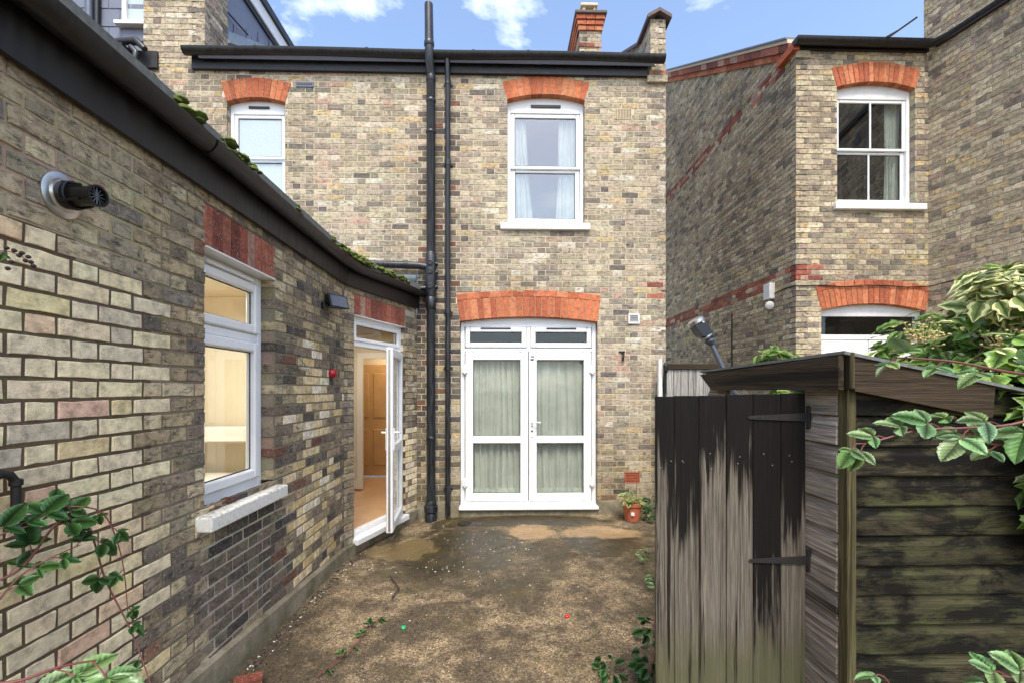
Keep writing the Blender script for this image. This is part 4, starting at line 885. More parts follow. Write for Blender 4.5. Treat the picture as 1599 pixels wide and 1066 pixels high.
lamp('room_light', (-2.9, 3.2, 2.38), .6, 20, (1, .95, .88)); lamp('hall_light', (-2.0, 6.2, 2.5), .3, 6, (1, .90, .78)); lamp('inner_hall_light', (-1.9, 7.7, 2.5), .3, 5, (1, .80, .58))
# ------------------------------------------------------------------ fittings on the extension wall
fl = thing('boiler_flue', 'black plastic boiler flue with round steel wall plate', 'flue', (-1.58, 1.67, 2.3)); fc = Vector((-1.578, 1.675, 2.345))
m = MB(); m.lathe(fc, (1, 0, 0), [(0, .079), (.006, .079), (.010, .070), (.012, .058), (.020, .054), (.022, .045)], 36); m.build('wall_plate', M['steel'], fl, smooth=True, angle=25)
ax = Vector((1, -.12, -.05)).normalized()
m = MB(); m.lathe(fc+ax*.01, ax, [(0, .048), (.035, .048), (.04, .036), (.075, .034), (.12, .032), (.125, .038), (.138, .038), (.138, .031), (.04, .028)], 28); m.build('flue_pipe', M['black_plastic'], fl, smooth=True, angle=35)
m = MB(); m.tube([fc+ax*.05+Vector((0, .046*math.cos(a), .046*math.sin(a))) for a in [i*math.pi/10 for i in range(21)]], .005, 6)
for a in (0.6, 2.2, 3.8, 5.4): m.tube([fc+ax*.03+Vector((0, .047*math.cos(a), .047*math.sin(a))), fc+ax*.1+Vector((0, .038*math.cos(a), .038*math.sin(a)))], .005, 6)
m.build('guard_ring', M['black_plastic'], fl, smooth=True)
m = MB()
for i in range(6): a = i*math.pi/6; m.tube([fc+ax*.14+Vector((0, .031*math.cos(a), .031*math.sin(a))), fc+ax*.14-Vector((0, .031*math.cos(a), .031*math.sin(a)))], .0018, 5)
m.build('terminal_vanes', M['grey_metal'], fl)
fo = thing('floodlight', 'black floodlight tilted down above the red wall bell', 'lamp', (-1.58, 4.2, 2.4)); fp = Vector((-1.578, 4.10, 2.40))
m = MB(); m.box(EXT, 4.04, 4.14, 2.36, 2.42, 0, .03, .006); m.tube([EXT.p(4.09, 2.39, .02), EXT.p(4.12, 2.40, .09), EXT.p(4.16, 2.43, .10)], .012, 8); m.build('bracket', M['black_plastic'], fo)
FLF = Frame((-1.50, 4.16, 2.435), Vector((.55, .85, 0)));
m = MB(); hs = [FLF.p(s, z, d) for s, z, d in ((-.10, -.055, .07), (.10, -.055, .07), (.10, .065, .03), (-.10, .065, .03))]; bk = [FLF.p(s, z, d) for s, z, d in ((-.07, -.05, -.05), (.07, -.05, -.05), (.07, .06, -.06), (-.07, .06, -.06))]
m.add(hs+bk, [(0,1,2,3),(4,5,6,7),(0,1,5,4),(1,2,6,5),(2,3,7,6),(3,0,4,7)])
for i in range(6): s_ = -.06+i*.024; m.prism([FLF.p(s_, -.045, -.05), FLF.p(s_, .07, -.06), FLF.p(s_, .075, -.085), FLF.p(s_, -.03, -.08)], FLF.u*.005)
m.build('housing', M['black_plastic'], fo)
m = MB(); m.prism([FLF.p(s, z, d) for s, z, d in ((-.085, -.045, .0705), (.085, -.045, .0705), (.085, .055, .037), (-.085, .055, .037))], FLF.n*.002); m.build('lens', M['grey_metal'], fo)
al = thing('alarm_bell', 'round red alarm bell on the mixed brickwork beside the door', 'bell', (-1.58, 4.26, 1.78)); m = MB(); m.lathe((-1.578, 4.26, 1.80), (1, 0, 0), [(0, .044), (.01, .046), (.03, .044), (.05, .03), (.058, .012), (.06, .004)], 22); m.build('dome', M['red_plastic'], al, smooth=True)
m = MB(); m.tube([EXT.p(4.22, 1.86, .012), EXT.p(4.24, 1.90, .02), EXT.p(4.27, 1.90, .02), EXT.p(4.29, 1.85, .012)], .0025, 5); m.build('wire', M['iron'], al)
wh = thing('wall_dish', 'small white dish hung on wire left of the red bell', 'dish', (-1.58, 3.6, 1.8)); m = MB(); m.lathe((-1.53, 3.585, 1.80), (0, 0, 1), [(0, .02), (.006, .036), (.02, .044), (.022, .040), (.01, .03)], 16); m.build('dish', M['white_plastic'], wh, smooth=True); m = MB(); m.tube([EXT.p(3.53, 1.82, .02), EXT.p(3.56, 1.92, .01), EXT.p(3.60, 1.88, .02), EXT.p(3.64, 1.82, .05)], .0025, 5); m.build('wire', M['iron'], wh)
hpz = thing('waste_pipe', 'rusty black waste pipe elbow by the bramble', 'pipe', (-1.55, 1.48, 1.2)); m = MB(); m.tube([(-1.535, 1.33, 1.392), (-1.535, 1.43, 1.392), (-1.535, 1.462, 1.384), (-1.535, 1.478, 1.36), (-1.535, 1.48, 1.33), (-1.535, 1.48, 1.20)], .013, 10); m.build('pipe', M['iron'], hpz, smooth=True); m = MB(); m.lathe((-1.535, 1.48, 1.345), (0, 0, 1), [(0, .013), (.003, .017), (.02, .017), (.023, .013)], 12); m.lathe((-1.535, 1.41, 1.392), (0, 1, 0), [(0, .013), (.003, .017), (.02, .017), (.023, .013)], 12); m.build('coupling', M['iron'], hpz, smooth=True)
rw = random.Random(3); m = MB()
for k in range(26):
    p = EXT.p(rw.uniform(2.48, 2.74), .992+rw.uniform(0, .018), rw.uniform(-.06, .0)); d = Vector((rw.uniform(-.02, .03), rw.uniform(.03, .09), rw.uniform(-.003, .012))); m.tube([p, p+d*.5+Vector((0, 0, .004)), p+d], [.004, .006, .002], 5)
tag(m.build('bark_debris', M['bark']), 'heap of brown bark scraps at the near end of the white sill', 'debris', kind='stuff')
# ------------------------------------------------------------------ neighbouring house
NX, NY = 4.147, 6.3
nb = thing('neighbouring_house', 'neighbouring brick house with sash window and red brick bands', 'house', (NX, NY, 0))
NF = Frame((0, NY, 0), (1, 0, 0)); NS = Frame((NX, 0, 0), (0, -1, 0)); ND = Vector((.207, -1, 0)).normalized(); NR = Frame((6.05, NY, 0), ND)
aN1 = Arch(NF, 4.735, 5.86, 5.905, .085, .275, 17); aN2 = Arch(NF, 4.51, 6.01, 2.76, .1, .26, 20, .08)
def nb_mor(s, z): return tuple(v*rnd.uniform(.85, 1.1) for v in lin((178, 166, 142)))
def nb_pal(s, z, w):
    row = int((z+.02)/.074)
    if 3.2 < z < 3.40 and s < NX+(.34 if row % 2 else .22) and s > 0: return jit(pick(PAL_REDOLD)), 'brick_red'
    return jit(pick(PAL_NB), .08), None
def nbs_pal(s, z, w):
    if 3.2 < z < 3.40 and rnd.random() < (.9 if not (3.27 < z < 3.335) else .45): return jit(pick(PAL_REDOLD)), 'brick_red'
    if 6.26 < z < 6.48 and rnd.random() < .72: return jit(pick(PAL_REDOLD), .2), 'brick_red'
    dk = max(0, min(1, (4.2-z)/3.5)); c = pick(PAL_NB if rnd.random() > dk*.45 else PAL_OLD); return jit(c, .08), None  # more dark bricks lower down: the alley's shade put into the brick colours
def nbs_lim(z):
    y0 = 6.3 if z < 6.44 else 6.3+(z-6.44)/.604
    return (-13.0, -y0)
wn1 = Wall(NF, lambda z: (NX, 6.10), 0, 6.42, nb_pal, nb_mor, [aN1.hole(4.25), aN2.hole(-.1)]); wn2 = Wall(NS, nbs_lim, 0, 9.9, nbs_pal, nb_mor); wn3 = Wall(NR, lambda z: (-.06, 2.6), 0, 6.42+1.9, lambda s, z, w: (jit(pick(PAL_NB), .08), None), nb_mor, phase=.05)
finish_walls([(wn1, 'front_wall', nb, False), (wn2, 'side_wall', nb, False), (wn3, 'wing_wall', nb, False)], 300, hide=lambda p: p.z < 2.2 or (p.x < 4.2 and p.y > 10.9) or (p.z > 6.3 and p.x > 6.04))
aN1.build(nb, PAL_RED, lin((172, 140, 112))); aN2.build(nb, PAL_RED, lin((172, 140, 112)))
m = MB(); m.box(NF, NX-.012, 4.34, 6.30, 6.41, -.1, .02, .005, lin((178, 164, 136))); m.build('kneeler', M['brick'], nb)
# verge: two stepped red courses, mortar fillet and slates
def slope(mb, o0, o1, x0, x1, h0, h1, col=None):
    pts = []
    for y in (6.36, 13.0):
        z = 6.5+(y-6.3)*.604; pts.append((y, z))
    (ya, za), (yb, zb) = pts
    mb.add([Vector((x0, ya, za+h0)), Vector((x1, ya, za+h0)), Vector((x1, ya, za+h1)), Vector((x0, ya, za+h1)), Vector((x0, yb, zb+h0)), Vector((x1, yb, zb+h0)), Vector((x1, yb, zb+h1)), Vector((x0, yb, zb+h1))], [(0,1,2,3),(4,5,6,7),(0,1,5,4),(1,2,6,5),(2,3,7,6),(3,0,4,7)], col)
m = MB()
for k in range(26):
    for (dx, h0, h1) in ((.03, -.20, -.10), (.07, -.095, .02)):
        y0 = 6.36+k*.235; y1 = y0+.229; za = 6.5+(y0-6.3)*.604; zb = 6.5+(y1-6.3)*.604; x0 = NX-dx; x1 = NX+.02; col = jit(pick(PAL_RED if h0 < -.15 else PAL_REDOLD), .12)
        m.add([Vector((x0, y0, za+h0)), Vector((x1, y0, za+h0)), Vector((x1, y0, za+h1)), Vector((x0, y0, za+h1)), Vector((x0, y1, zb+h0)), Vector((x1, y1, zb+h0)), Vector((x1, y1, zb+h1)), Vector((x0, y1, zb+h1))], [(0,1,2,3),(4,5,6,7),(0,1,5,4),(1,2,6,5),(2,3,7,6),(3,0,4,7)], col)
m.build('verge_bricks', M['brick_red'], nb)
m = MB(); slope(m, 0, 0, NX-.085, NX+.2, .022, .075); m.build('verge_fillet', M['verge'], nb); m = MB(); slope(m, 0, 0, NX-.11, 9.5, .078, .105); m.build('roof', M['slate'], nb)
m = MB(); m.prism([Vector((NX-.08, 6.24, 6.38)), Vector((NX-.08, 6.62, 6.38)), Vector((NX-.08, 6.62, 6.48)), Vector((NX-.08, 6.24, 6.48))], (.09, 0, 0)); m.build('verge_bracket', M['red_tile'], nb)
gn = thing('gutter', 'black gutter along the eaves of the neighbouring house', 'gutter', (5, 6.2, 6.4))
gutter_run([(4.06, 6.19, 6.49), (5.0, 6.19, 6.485), (5.98, 6.19, 6.48), (6.1, 6.02, 6.48)]+[tuple(Vector((6.1, 6.02, 6.48))+ND*q) for q in (.6, 1.3, 2.2)], .07, 'trough', gn, 'gutter')
m = MB(); m.box(NF, NX, 6.03, 6.40, 6.5, .004, .04, .004); m.box(NR, .12, 2.6, 6.40, 6.5, .004, .05, .004); m.build('fascia', M['fascia'], gn)
m = MB(); wbox(m, 6.62, 7.5, 6.45, 6.9, 6.4, 8.2); nc = m.build('chimney_core', M['mortar'], nb)
CN = Frame((6.15, 6.4, 0), (1, 0, 0)); wcn = Wall(CN, lambda z: (.22, 1.2), 6.45, 8.0, nb_pal, nb_mor); finish_walls([(wcn, 'chimney_front', nb, False)], 0)
an = thing('television_aerial', 'thin dark rod bracket poking up over the neighbouring gutter', 'aerial', (5.4, 6.1, 6.5)); m = MB(); m.tube([(5.30, 6.1, 6.46), (5.56, 5.95, 6.62)], .012, 6); m.tube([(5.26, 6.14, 6.47), (5.42, 6.1, 6.55)], .012, 6); m.build('rod', M['iron'], an)
# neighbour's window and door
m = MB(); bars(m, NF, 4.735, 5.86, 4.26, 5.86, .05, RC-.07, RC, .006, .05, .07)
for k in range(K):
    a0 = 4.735+1.125*k/K; a1 = 4.735+1.125*(k+1)/K; f0, f1 = (1-((a-5.2975)/.5625)**2 for a in (a0, a1)); m.prism([NF.p(a0, 5.858, RC-.06), NF.p(a1, 5.858, RC-.06), NF.p(a1, 5.908+.085*f1, RC-.06), NF.p(a0, 5.908+.085*f0, RC-.06)], NF.n*.055)
nw = tag(m.build('window', M['white_paint'], nb), 'white painted timber sash window with patterned curtain')
for z0, z1, dd in ((5.06, 5.79, -.012), (4.31, 5.06, -.042)):
    m = MB(); bars(m, NF, 4.785, 5.81, z0, z1, .05, RC+dd-.035, RC+dd, .008, .04 if dd > -.02 else .065, .045 if dd > -.02 else .035); m.box(NF, 5.285, 5.31, z0+.04, z1-.03, RC+dd-.03, RC+dd-.002, .006); m.build('sash', M['white_paint'], nw)
    pane(NF, 4.835, 5.285, z0+(.04 if dd > -.02 else .065), z1-.04, RC+dd-.02, 'glass_sky', nw); pane(NF, 5.31, 5.76, z0+(.04 if dd > -.02 else .065), z1-.04, RC+dd-.02, 'glass_sky', nw)
m = MB(); m.box(NF, 4.68, 5.985, 4.17, 4.26, -.12, .06, .008); m.build('sill', M['white_paint'], nw)
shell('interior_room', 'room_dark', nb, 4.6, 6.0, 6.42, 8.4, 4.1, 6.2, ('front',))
curtain('patterned curtain at the right of the neighbouring sash window', NF, 5.60, 5.80, 4.3, 5.8, -.2, .014, 4, .02, side=-1)
m = MB(); bars(m, NF, 4.51, 6.01, .1, 2.74, .06, RC-.07, RC, .006, .06, .05); m.box(NF, 4.57, 5.95, 2.36, 2.43, RC-.07, RC-.002, .006)
for k in range(K):
    a0 = 4.51+1.5*k/K; a1 = 4.51+1.5*(k+1)/K; f0, f1 = (1-((a-5.26)/.75)**2 for a in (a0, a1)); m.prism([NF.p(a0, 2.738, RC-.06), NF.p(a1, 2.738, RC-.06), NF.p(a1, 2.765+.1*f1, RC-.06), NF.p(a0, 2.765+.1*f0, RC-.06)], NF.n*.055)
nd = tag(m.build('back_door', M['white_paint'], nb), 'white panelled door with wide dark fanlight'); pane(NF, 4.57, 5.95, 2.43, 2.69, RC-.03, 'glass', nd, 'fanlight')
for a, b in ((4.575, 5.255), (5.265, 5.945)):
    m = MB(); m.box(NF, a, b, .16, 2.355, RC-.05, RC-.006, .006); m.box(NF, a+.09, b-.09, 1.2, 2.2, RC-.006, RC+.006, .01); m.box(NF, a+.09, b-.09, .3, 1.05, RC-.006, RC+.006, .01); m.build('door_leaf', M['white_paint'], nd)
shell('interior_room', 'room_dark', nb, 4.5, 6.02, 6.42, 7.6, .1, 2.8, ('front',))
wl = thing('wall_lamp', 'white security lamp and steel junction box on the neighbouring side wall', 'lamp', (NX, 6.87, 2.9))
m = MB(); m.box(NS, -6.95, -6.78, 3.02, 3.26, 0, .09, .008); m.build('junction_box', M['white_plastic'], wl); m = MB(); m.lathe((NX-.06, 6.83, 2.93), (-.4, -.7, -.2), [(-.06, .03), (0, .06), (.05, .06), (.06, .04)], 16); m.tube([(NX, 6.87, 2.98), (NX-.06, 6.85, 2.95)], .02, 8); m.build('lamp_head', M['white_plastic'], wl, smooth=True)
cbp = [NS.p(-6.8, 3.10, .012), NS.p(-6.5, 3.12, .012), NS.p(-6.3, 3.11, .015)]+[NF.p(NX+.05+i*.3, 3.10+.012*math.sin(i*2.1), .014 if i < 2 else .02) for i in range(7)]+[NR.p(.06, 3.10, .02), NR.p(.8, 3.16, .015), NR.p(1.8, 3.14, .015)]
m = MB(); m.tube(cbp, .008, 6); tag(m.build('cable', M['black_plastic']), 'black cable slung along the neighbouring wall over the red arch', 'cable')
m = MB(); m.tube([NS.p(-8.06, 0, .01), NS.p(-8.06, 3.0, .01)], .012, 6); tag(m.build('conduit', M['iron']), 'thin dark conduit up the neighbouring side wall below the red band', 'conduit')
airbrick(1.35, 1.56, 5.98, 6.12, 6, 4, 'grey_metal', None, nb, Frame(NR.o+NR.n*.01, NR.u))
# ------------------------------------------------------------------ garden gate behind the shed
gt = thing('side_gate', 'weathered grey boarded gate in the side passage behind the shed', 'gate', (2.45, 5.85, 0)); GT = Frame((0, 5.85, 0), (1, 0, 0))
for k in range(7): m = MB(); m.box(GT, 2.14+k*.098, 2.14+k*.098+.093, .08, 1.93, -.02, 0, .003); m.build('board', M['fence_wood'], gt)
m = MB(); m.box(GT, 2.12, 2.84, 1.915, 1.985, -.05, .025, .005); m.build('top_rail', M['fascia_wood'], gt)
m = MB(); m.box(GT, 2.10, 2.14, 1.60, 1.98, 0, .03, .004); m.lathe((2.115, 5.80, 1.86), (0, 0, 1), [(0, .016), (.03, .03), (.10, .03), (.14, .012)], 12); m.build('latch', M['black_plastic'], gt)
gpst = thing('gate_post', 'pale grey gate post against the corner of the house', 'post', (2.09, 5.93, 0)); m = MB(); m.prism([GT.p(2.035, 0, -.04), GT.p(2.10, 0, -.04), GT.p(2.085, 2.05, -.04), GT.p(2.04, 2.05, -.04)], GT.n*.05); m.build('post', M['white_plastic'], gpst)
m = MB(); bf = thing('boundary_fence', 'boarded fence running along the boundary behind the ivy', 'fence', (2.85, 4, 0)); BF = Frame((2.86, 0, 0), (0, -1, 0))
for k in range(26): m = MB(); m.box(BF, -5.83+k*.125, -5.83+k*.125+.12, .05, 1.6, -.01, .012, .003); m.build('board', M['fence_wood'], bf)
gl_ = thing('garden_lamp', 'black and silver lamp head on a leaning pole behind the shed', 'lamp', (1.85, 3.6, 1.6)); p0 = at(1136, 590, 3.6); p1 = at(1110, 535, 3.6)
m = MB(); m.tube([p0+(p0-p1)*3.2, p0, p1], [.022, .022, .017], 10); m.build('pole', M['grey_metal'], gl_, smooth=True); axd = (p1-p0).normalized()
m = MB(); m.lathe(p1, axd, [(-.02, .02), (.0, .036), (.02, .045), (.035, .03), (.045, .03)], 14); m.build('collar', M['grey_metal'], gl_, smooth=True)
HF = Frame(p1+axd*.05+Vector((-.02, 0, 0)), (1, .15, 0)); hd_ = MB(); up_ = (axd+Vector((-.15, 0, 0))).normalized()
def hq(s, h, d): return HF.o+HF.u*s+up_*h+HF.n*d
hd_.add([hq(s, h, d) for s, h, d in ((-.05, 0, -.05), (.05, 0, -.05), (.055, .13, -.05), (-.065, .13, -.05), (-.05, 0, .05), (.05, 0, .05), (.055, .13, .05), (-.065, .13, .05))], [(0,1,2,3),(4,5,6,7),(0,1,5,4),(1,2,6,5),(2,3,7,6),(3,0,4,7)]); hd_.build('lamp_head', M['black_plastic'], gl_)
m = MB()
for s0_, s1_, h0, h1 in ((-.072, .06, .12, .165), (.035, .07, .0, .15), (-.06, .06, -.012, .012)):
    a_, b_ = hq(s0_, (h0+h1)/2, 0), hq(s1_, (h0+h1)/2, 0); m.tube([hq((s0_+s1_)/2, h0, 0), hq((s0_+s1_)/2, h0+.01, 0), hq((s0_+s1_)/2, h1-.01, 0), hq((s0_+s1_)/2, h1, 0)], [abs(s1_-s0_)*.42, abs(s1_-s0_)*.52, abs(s1_-s0_)*.52, abs(s1_-s0_)*.36], 12)
m.build('silver_trim', M['steel'], gl_, smooth=True)
# ------------------------------------------------------------------ the shed
shed = thing('garden_shed', 'small weathered timber shed with shiplap boards, its door wide open', 'shed', (1.9, 2.2, 0)); SF = Frame((0, 1.72, 0), (1, 0, 0)); SS = Frame((1.325, 0, 0), (0, -1, 0))
def shiplap(fr, sa, sb, z, h, mat, par):
    m = MB(); r = random.Random(int(z*1000)+int(sa*50)); o = r.uniform(-.002, .002); e = [r.uniform(-.003, .003) for _ in range(4)]
    pr = [(z+.001, -.012), (z+.001, .011+o), (z+.006, .014+o), (z+h*.68, .012+o), (z+h*.80, .004+o), (z+h-.003, .002+o), (z+h-.003, -.012)]
    n = len(pr); v = [fr.p(sa, q[0]+e[0], q[1]) for q in pr]+[fr.p(sb, q[0]+e[1], q[1]) for q in pr]
    m.add(v, [tuple(range(n)), tuple(range(2*n-1, n-1, -1))]+[(i, (i+1) % n, n+(i+1) % n, n+i) for i in range(n)]); m.build('board', M[mat], par)
for k in range(15):
    z = .06+k*.1145
    if z < 1.62: shiplap(SF, 1.355, 2.95, z, .1145, 'front_wood', shed)
    if z+.1145 < 1.69: shiplap(SS, -1.952, -1.752, z, .1145, 'side_wood', shed)
    if z+.1145 < 1.69: shiplap(SS, -2.85, -2.62, z, .1145, 'side_wood', shed)
m = MB(); m.box(SF, 1.318, 1.353, 0, 1.66, -.03, .022, .004); m.build('corner_post', M['post_wood'], shed)
def vz(x): return 1.776-(x-1.29)*.205
m = MB(); m.prism([Vector((1.318, 1.668, vz(1.318))), Vector((1.86, 1.668, vz(1.86))), Vector((1.85, 1.668, vz(1.85)-.118)), Vector((1.322, 1.668, vz(1.322)-.124))], (0, .022, 0)); m.build('verge_board', M['fascia_wood'], shed)
m = MB(); m.box(SF, 1.296, 1.316, 1.652, 1.79, -.05, .062, .004); m.build('corner_cap', M['post_wood'], shed)
SG = Frame((1.282, 0, 0), (0, -1, 0)); m = MB(); m.prism([SG.p(-2.70, 1.648, 0), SG.p(-1.672, 1.650, 0), SG.p(-1.672, 1.778, 0), SG.p(-2.86, 1.745, 0)], SG.n*.02); m.build('eaves_board', M['fascia_wood_y'], shed)
m = MB(); rz = [Vector((1.275, 1.66, vz(1.275)+.004)), Vector((3.0, 1.66, vz(3.0)+.004)), Vector((3.0, 2.88, vz(3.0)+.004)), Vector((1.275, 2.88, vz(1.275)-.02))]; m.prism(rz, (0, 0, .012)); m.build('roof', M['felt'], shed)
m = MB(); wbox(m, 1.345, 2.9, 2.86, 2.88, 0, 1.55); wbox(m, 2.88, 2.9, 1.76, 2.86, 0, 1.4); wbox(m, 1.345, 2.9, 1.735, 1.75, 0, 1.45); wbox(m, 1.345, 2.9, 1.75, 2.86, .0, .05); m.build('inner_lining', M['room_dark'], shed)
# the open door
DFm = Frame((0, 1.935, 0), Vector((1, -.012, 0))); m = MB(); m.box(DFm, .70, 1.26, .25, .33, -.03, -.006, .004); m.box(DFm, .70, 1.26, 1.30, 1.38, -.03, -.006, .004); dd = tag(m.build('door', M['side_wood'], shed), 'boarded shed door, blackened at the top, standing open')
edges = [.657, .737, .842, .958, 1.072, 1.192, 1.298]
for i in range(6):
    a, b = edges[i]+.0012, edges[i+1]-.0012; zt = 1.622+.0025*i+rnd.uniform(-.002, .002); m = MB(); m.box(DFm, a, b, .04+rnd.uniform(0, .01), zt, -.006, .012+rnd.uniform(-.002, .002), .0025); m.build('plank', M['door_wood'], dd)
for z, L_ in ((1.532, .245), (.925, .24)):
    m = MB(); m.prism([DFm.p(1.30, z-.016, .014), DFm.p(1.30, z+.020, .014), DFm.p(1.30-L_, z+.008, .014), DFm.p(1.30-L_-.01, z, .014), DFm.p(1.30-L_, z-.006, .014)], DFm.n*.005); m.tube([DFm.p(1.308, z-.045, .017), DFm.p(1.308, z+.045, .017)], .008, 8); m.box(DFm, 1.300, 1.318, z-.05, z+.05, .008, .016, .002)
    for q in (.04, .12, .2): m.lathe(DFm.p(1.30-q, z+.002, .018), DFm.n, [(0, .005), (.003, .004)], 8)
    m.build('strap_hinge', M['iron'], dd)
rk = random.Random(8); m = MB()
for i in range(6):
    for z in (.3, .36, 1.33, 1.36): m.lathe(DFm.p((edges[i]+edges[i+1])/2+rk.uniform(-.025, .025), z+rk.uniform(-.02, .02), .013), DFm.n, [(0, .003), (.0015, .002)], 6)
m.build('nail_head', M['steel'], dd)
# ------------------------------------------------------------------ plants
def leaf_shape(kind):
    """outline points (x along, y half width) -> verts, faces; x 0..1"""
    if kind == 'bramble': prof = [(0, 0), (.06, .16), (.16, .27), (.27, .34), (.33, .32), (.42, .37), (.48, .34), (.58, .35), (.64, .30), (.74, .27), (.79, .21), (.88, .14), (1, 0)]
    elif kind == 'ivy': prof = [(0, 0), (-.08, .16), (-.02, .34), (.18, .47), (.30, .36), (.38, .30), (.56, .34), (.66, .22), (.84, .10), (1, 0)]
    else: prof = [(0, 0), (.1, .18), (.3, .3), (.55, .28), (.8, .15), (1, 0)]
    return prof
def leaf_geo(mb, kind, o, d, nrm, L_, col, col2=None, curl=.12, wid=1.0):
    d = d.normalized(); s_ = d.cross(nrm); s_.normalize(); u_ = s_.cross(d); prof = leaf_shape(kind); n = len(prof); V = []
    for x, w in prof: V.append(o+d*(x*L_)+u_*(-curl*L_*x*x))
    sides = []
    for sg in (1, -1):
        idx = []
        for x, w in prof: idx.append(len(V)); V.append(o+d*(x*L_)+s_*(sg*w*wid*L_)+u_*(-curl*L_*x*x+.13*w*wid*L_+.02*L_*math.sin(x*34)))
        sides.append(idx)
    F = []; C = []
    if col2 is None:
        for sg, idx in zip((1, -1), sides):
            for i in range(n-1): F.append((i, i+1, idx[i+1], idx[i])); C.append(col)
    else:
        for idx in sides:
            inn = []
            for i in range(n): inn.append(len(V)); V.append(V[i]*.42+V[idx[i]]*.58)
            for i in range(n-1): F.append((i, i+1, inn[i+1], inn[i])); C.append(col); F.append((inn[i], inn[i+1], idx[i+1], idx[i])); C.append(col2)
    if not hasattr(mb, 'luv'): mb.luv = []
    UV = [(x, 0, 0) for x, w in prof]+[(x, w*wid, 0) for _k in (0, 1) for x, w in prof]
    if col2 is not None: UV += [(x, w*.58*wid, 0) for _k in (0, 1) for x, w in prof]
    mb.luv += UV
    b = len(mb.v); mb.v += [tuple(q) for q in V]
    for f, c in zip(F, C): mb.f.append(tuple(b+i for i in f)); mb.c.append(c)
def put_leaf(par, kind, o, d, nrm, L_, mat, col=(1, 1, 1), col2=None, curl=.12, wid=1.0):
    m = MB(); leaf_geo(m, kind, o, d, nrm, L_, col, col2, curl, wid); return m.build('leaf', M[mat], par, smooth=True, fix=False, angle=180)
CAMP = Vector((0, 0, EYE)); rl = random.Random(21)
def spray(par, pts, r0, leaves, mat_stem='stem_red', mat='leaf', size=.075, kind='bramble', face=.45):
    """an arching stem through pts with trifoliate leaves at the given parameters"""
    pts = [Vector(p) for p in pts]; out = []
    for i in range(len(pts)-1):
        p_1 = pts[max(i-1, 0)]; p0_, p1_ = pts[i], pts[i+1]; p2_ = pts[min(i+2, len(pts)-1)]
        for k in range(5):
            q = k/5; out.append(.5*((2*p0_)+(p1_-p_1)*q+(2*p_1-5*p0_+4*p1_-p2_)*q*q+(3*p0_-p_1-3*p1_+p2_)*q**3))
    out.append(pts[-1]); n = len(out)
    m = MB(); m.tube(out, [r0*(1-.6*i/n) for i in range(n)], 6); m.build('stem', M[mat_stem], par, smooth=True)
    for tt, sc_ in leaves:
        i = min(int(tt*(n-1)), n-2); p = out[i]; tan = (out[i+1]-out[i]).normalized(); toc = (CAMP-p).normalized()
        side = tan.cross(toc).normalized()*rl.choice((-1, 1)); ldir = (tan*.8+side*rl.uniform(.3, .8)+Vector((0, 0, rl.uniform(-.35, .1)))).normalized()
        pe = p+ldir*size*sc_*.55; m = MB(); m.tube([p, p+ldir*size*sc_*.3+Vector((0, 0, .004)), pe], .0016, 5); m.build('leaf_stalk', M[mat_stem], par)
        nrm = (Vector((0, 0, 1))*(1-face)+toc*face+Vector((rl.uniform(-.25, .25), rl.uniform(-.25, .25), rl.uniform(-.1, .1)))).normalized()
        sd = ldir.cross(nrm).normalized(); g_ = rl.uniform(.8, 1.2)
        for dv, k in ((ldir, 1.0), (ldir*.25+sd, .82), (ldir*.25-sd, .82)): put_leaf(par, 'bramble', pe, dv, (nrm+Vector((rl.uniform(-.2, .2), rl.uniform(-.2, .2), 0))).normalized(), size*sc_*k*rl.uniform(.72, 1.15), mat, (g_*rl.uniform(.8, 1.15), g_*rl.uniform(.9, 1.08), g_*rl.uniform(.7, 1.05)), None, rl.uniform(-.05, .4), rl.uniform(.8, 1.15))
br = thing('bramble', 'bramble shoots sprawling over the pale brick wall', 'bramble', (-1.3, 1.4, 0))
spray(br, [at(0, 905, 1.38), at(40, 880, 1.42), at(95, 812, 1.46), at(140, 830, 1.55), at(165, 905, 1.6), at(205, 985, 1.62), at(235, 1066, 1.6)], .0045, [(.08, .9), (.2, 1.1), (.3, 1.0), (.36, 1.0), (.44, .8), (.55, .9), (.66, .8), (.8, .8), (.9, .5)], 'stem_red', 'leaf_dark', .066)
spray(br, [at(-30, 850, 1.32), at(10, 830, 1.36), at(60, 815, 1.42), at(88, 790, 1.48)], .0035, [(.15, 1.1), (.4, 1.0), (.6, 1.1), (.75, .9), (.95, .8)], 'stem_red', 'leaf_dark', .07)
spray(br, [at(-20, 960, 1.3), at(30, 900, 1.36), at(80, 870, 1.42), at(125, 850, 1.5)], .003, [(.2, .9), (.45, .8), (.7, .9), (.97, .8)], 'stem_red', 'leaf_dark', .06)
spray(br, [at(100, 790, 1.48), at(160, 800, 1.55), at(190, 870, 1.6), at(200, 960, 1.62)], .003, [(.3, .7), (.5, .8), (.75, .7), (.95, .6)], 'stem_red', 'leaf_dark', .06)
spray(br, [at(-40, 1070, .95), at(30, 1062, .98), at(95, 1040, 1.0), at(150, 1030, 1.0)], .004, [(.35, .95), (.62, 1.1), (.97, 1.2)], 'stem_red', 'leaf', .08, face=.3)
spray(br, [at(-25, 395, 1.2), at(5, 392, 1.22), at(28, 398, 1.22), at(52, 412, 1.22)], .002, [(.2, .4)], 'stem_red', 'leaf_dark', .06)
m = MB()
for x, y in ((10, 388), (22, 392), (30, 400), (40, 408), (48, 410), (52, 416), (18, 410), (12, 420), (34, 396), (44, 402)): m.lathe(at(x, y, 1.22)-Vector((0, 0, .004)), (0, 0, 1), [(0, .002), (.003, .006), (.007, .006), (.010, .002)], 7)
m.build('dry_berry', M['crumb_dark'], br)
b2 = thing('bramble', 'pale green bramble shoots arching across the shed front', 'bramble', (1.6, 1.3, 0))
